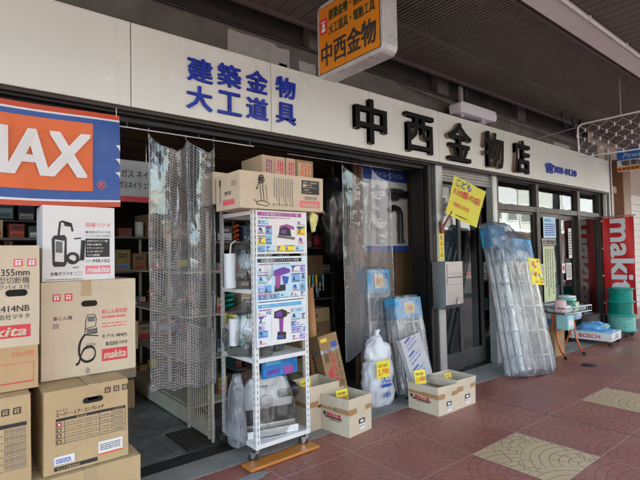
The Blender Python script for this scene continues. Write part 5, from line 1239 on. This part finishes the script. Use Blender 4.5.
b.text('makita',(-.012,-.15,2.03),(0,0,-1),(0,-1,0),1.55,.355,ban_wh,bold=.045,shear=0,off=.004)
b.build('cloth',rbn)
# ================================================================== HOSE REELS
def reel(label,loc,r,h,c1,seed=0):
    t_=thing('hose_reel',label,'hose reel',loc)
    for z in (0,h-.012):
        b=B(); b.lathe([(.03,z),(r,z),(r+.004,z+.006),(r,z+.012),(.03,z+.012)],(0,0,0),turq2,36); b.build('flange',t_)
    b=B(); prof=[]; k=48
    for i in range(k+1):
        a=i/k; prof.append((r*.84+.010*abs(math.sin(a*math.pi*8)),.012+a*(h-.024)))
    b.lathe(prof,(0,0,0),c1,36); b.build('wound_hose',t_)
    b=B(); b.lathe([(.028,h),(.028,0),(.035,0),(.035,h)],(0,0,0),dark,16); b.build('hub',t_)
RX,RY=9.16,3.02
reel('turquoise reel of pale striped hose at the bottom of the reel stack',(RX,RY,.10),.235,.27,M('pale_green_hose',(.14,.40,.34),.35,var=.35,scale=30))
reel('turquoise reel of dark green hose in the middle of the reel stack',(RX-.01,RY,.372),.215,.225,M('dark_turquoise_hose',(.0,.20,.15),.3))
reel('turquoise reel of bright hose on top of the reel stack',(RX-.02,RY-.01,.599),.205,.225,turq)
dl=thing('reel_trolley','low black trolley on casters under the turquoise hose reels','trolley',(RX,RY,0))
b=B(); b.lathe([(0,.07),(.20,.07),(.20,.098),(0,.098)],(0,0,0),black_pl,20); b.build('platform',dl)
for a in (45,135,225,315):
    b=B(); x,y=.16*math.cos(R(a)),.16*math.sin(R(a)); b.lathe([(0,-.014),(.03,-.014),(.034,0),(.03,.014),(0,.014)],(x,y,.035),rubber,14,axis='x'); b.box(x-.02,x+.02,y-.01,y+.01,.035,.072,chrome); b.build('wheel',dl)

# ================================================================== WHITE TROLLEY + blue sacks
bt=thing('tool_trolley','white low trolley with red and black BOSCH lettering on small casters','trolley',(8.02,2.78,0),rz=4)
b=B(); b.box(0,.50,0,.62,.105,.115,white_m)
for a_ in ((0,.50,0,.012),(0,.50,.608,.62)): b.box(a_[0],a_[1],a_[2],a_[3],.075,.20,white_m)
for x in (0,.488): b.box(x,x+.012,.012,.608,.075,.20,white_m)
b.text('BOSCH',(0,.46,.11),YN,ZP,.30,.055,red_ink,bold=.04); b.rect((0,.60,.11),YN,ZP,.02,.06,grey_ink); b.text('工具',(.16,0,.10),XP,ZP,.16,.07,grey_ink,bold=.03); b.build('tray',bt,bevel=.004)
for x in (.04,.46):
    for y in (.04,.58):
        b=B(); b.box(x-.02,x+.02,y-.012,y+.012,.05,.075,chrome); b.lathe([(0,-.014),(.028,-.014),(.032,0),(.028,.014),(0,.014)],(x,y,.034),rubber,14,axis='x'); b.build('caster',bt)
t_=thing('blue_sack','light blue printed sacks lying folded on the white trolley','sack',(8.26,3.10,.118),rz=4)
b=B(); bag(b,[(.20,.25,0,0,0),(.23,.28,.04,0,0),(.22,.26,.09,0,0),(.05,.08,.13,.03,.05)],sky_bag,3,n=40,amp=.045,sq=3,fr=9); b.build('sack',t_)
b=B(); bag(b,[(.14,.17,.09,.02,.03),(.17,.2,.12,.02,.03),(.15,.17,.165,.02,.03),(.03,.05,.21,.02,.05)],sky_bag,5,n=40,amp=.05,sq=3,fr=9); b.build('upper_sack',t_)
b=B(); b.rect((-.10,-.20,.135),XP,(0,.7,.15),.12,.11,yellow_p,.02); b.build('label',t_)

# ================================================================== WIRE DISPLAY CART
ct=thing('display_cart','wire basket display stand with orange curved legs before the sliding doors','display stand',(6.62,2.86,0),rz=-6)
b=B(); W_,D_=.70,.42
for z in (.62,.70):
    b.tube([(0,0,z),(W_,0,z),(W_,D_,z),(0,D_,z),(0,0,z)],.008 if z>.65 else .005,chrome,6)
for i in range(15): x=W_*i/14; b.tube([(x,0,.70),(x,0,.62),(x,D_,.62),(x,D_,.70)],.0028,chrome,4)
for j in range(8): y=D_*j/7; b.tube([(0,y,.70),(0,y,.62),(W_,y,.62),(W_,y,.70)],.0028,chrome,4)
b.build('basket',ct)
for x in (.10,.58):
    b=B(); b.tube([(x,.21,.62),(x+.01,.20,.45),(x,.17,.22),(x-.03,.10,.08),(x-.08,.02,.05)],.014,orange_pt,8); b.build('leg',ct)
    b=B(); b.tube([(x,.23,.62),(x,.25,.3),(x,.36,.05)],.014,orange_pt,8); b.build('leg',ct)
    for q in ((x-.08,.02),(x,.36)):
        b=B(); b.lathe([(0,-.01),(.024,-.01),(.026,0),(.024,.01),(0,.01)],(q[0],q[1],.028),rubber,12,axis='x'); b.build('wheel',ct)
b=B(); b.tube([(.10,.20,.35),(.58,.20,.35)],.008,orange_pt,6); b.build('brace',ct)
def goods(name,label,loc,s,m,rz,seed):
    b=B(); bag(b,[(s[0]*.46,s[1]*.46,0,0,0),(s[0]*.5,s[1]*.5,s[2]*.4,0,0),(s[0]*.46,s[1]*.46,s[2]*.9,0,0),(s[0]*.3,s[1]*.3,s[2],0,0)],m,seed,n=20,amp=.008,sq=5,fr=12)
    b.rect((-s[0]*.25,-s[1]*.2,s[2]+.004),XP,YP,s[0]*.5,s[1]*.4,white_p,.002)
    o=b.build(name); o.location=loc; o.rotation_euler=(0,0,R(rz)); props(o,label,'package')
goods('glove_pack','pale green packed towels in the middle of the wire display stand',(7.02,3.0,.63),(.22,.30,.13),green_p,5,1)
goods('glove_pack','white packed gloves at the left of the wire display stand',(6.82,3.02,.63),(.24,.30,.10),white_bag,-8,2)
goods('glove_pack','grey blue packed sheets at the right end of the wire display stand',(7.22,2.99,.63),(.18,.30,.07),M('grey_blue_pack',(.30,.40,.50),.4),3,3)
goods('glove_pack','pink topped white package standing at the left corner of the wire display stand',(6.70,2.95,.64),(.15,.14,.17),M('pink_pack',(.74,.50,.50),.4),10,4)
goods('glove_pack','yellow brown pack lying flat on the right of the wire display stand',(7.19,3.02,.70),(.16,.20,.05),M('mustard_pack',(.50,.36,.10),.5),-6,6)
goods('glove_pack','thin white pack on the very top of the display stand pile',(7.03,3.0,.815),(.18,.20,.03),white_p,-14,7)
goods('glove_pack','dark green pack between the white gloves and green towels',(6.92,2.98,.66),(.10,.26,.12),M('dark_green_pack',(.05,.22,.14),.5),4,8)
goods('glove_pack','pale blue pack hanging low under the right end of the basket',(7.18,3.02,.50),(.24,.26,.11),M('light_blue_pack',(.35,.50,.66),.4),2,9)
goods('glove_pack','turquoise packed cloth lying on the green towels',(7.04,3.0,.765),(.20,.22,.05),M('turq_pack',(.20,.55,.48),.4),12,5)
t_=thing('blue_tub','pale green and blue tubs hanging under the wire display stand basket','tub',(6.66,2.84,.40)); b=B(); b.box(0,.20,0,.16,0,.20,M('aqua_pack',(.34,.60,.60),.4)); b.rect((.02,0,.05),XP,ZP,.15,.09,white_p,.002); b.build('pack',t_,bevel=.01)
carton('floor_carton','brown carton standing under the wire display stand',(6.72,3.05,.004),.30,.22,.34,card4)
b=B(); b.lathe([(0,.006),(.09,.006),(.094,.0),],(0,0,0),M('iron_cover',(.05,.045,.045),.6,metal=.5),20); o_=b.build('drain_cover'); o_.location=(6.55,2.55,.001); props(o_,'small round dark iron cover set in the red paving','drain cover')
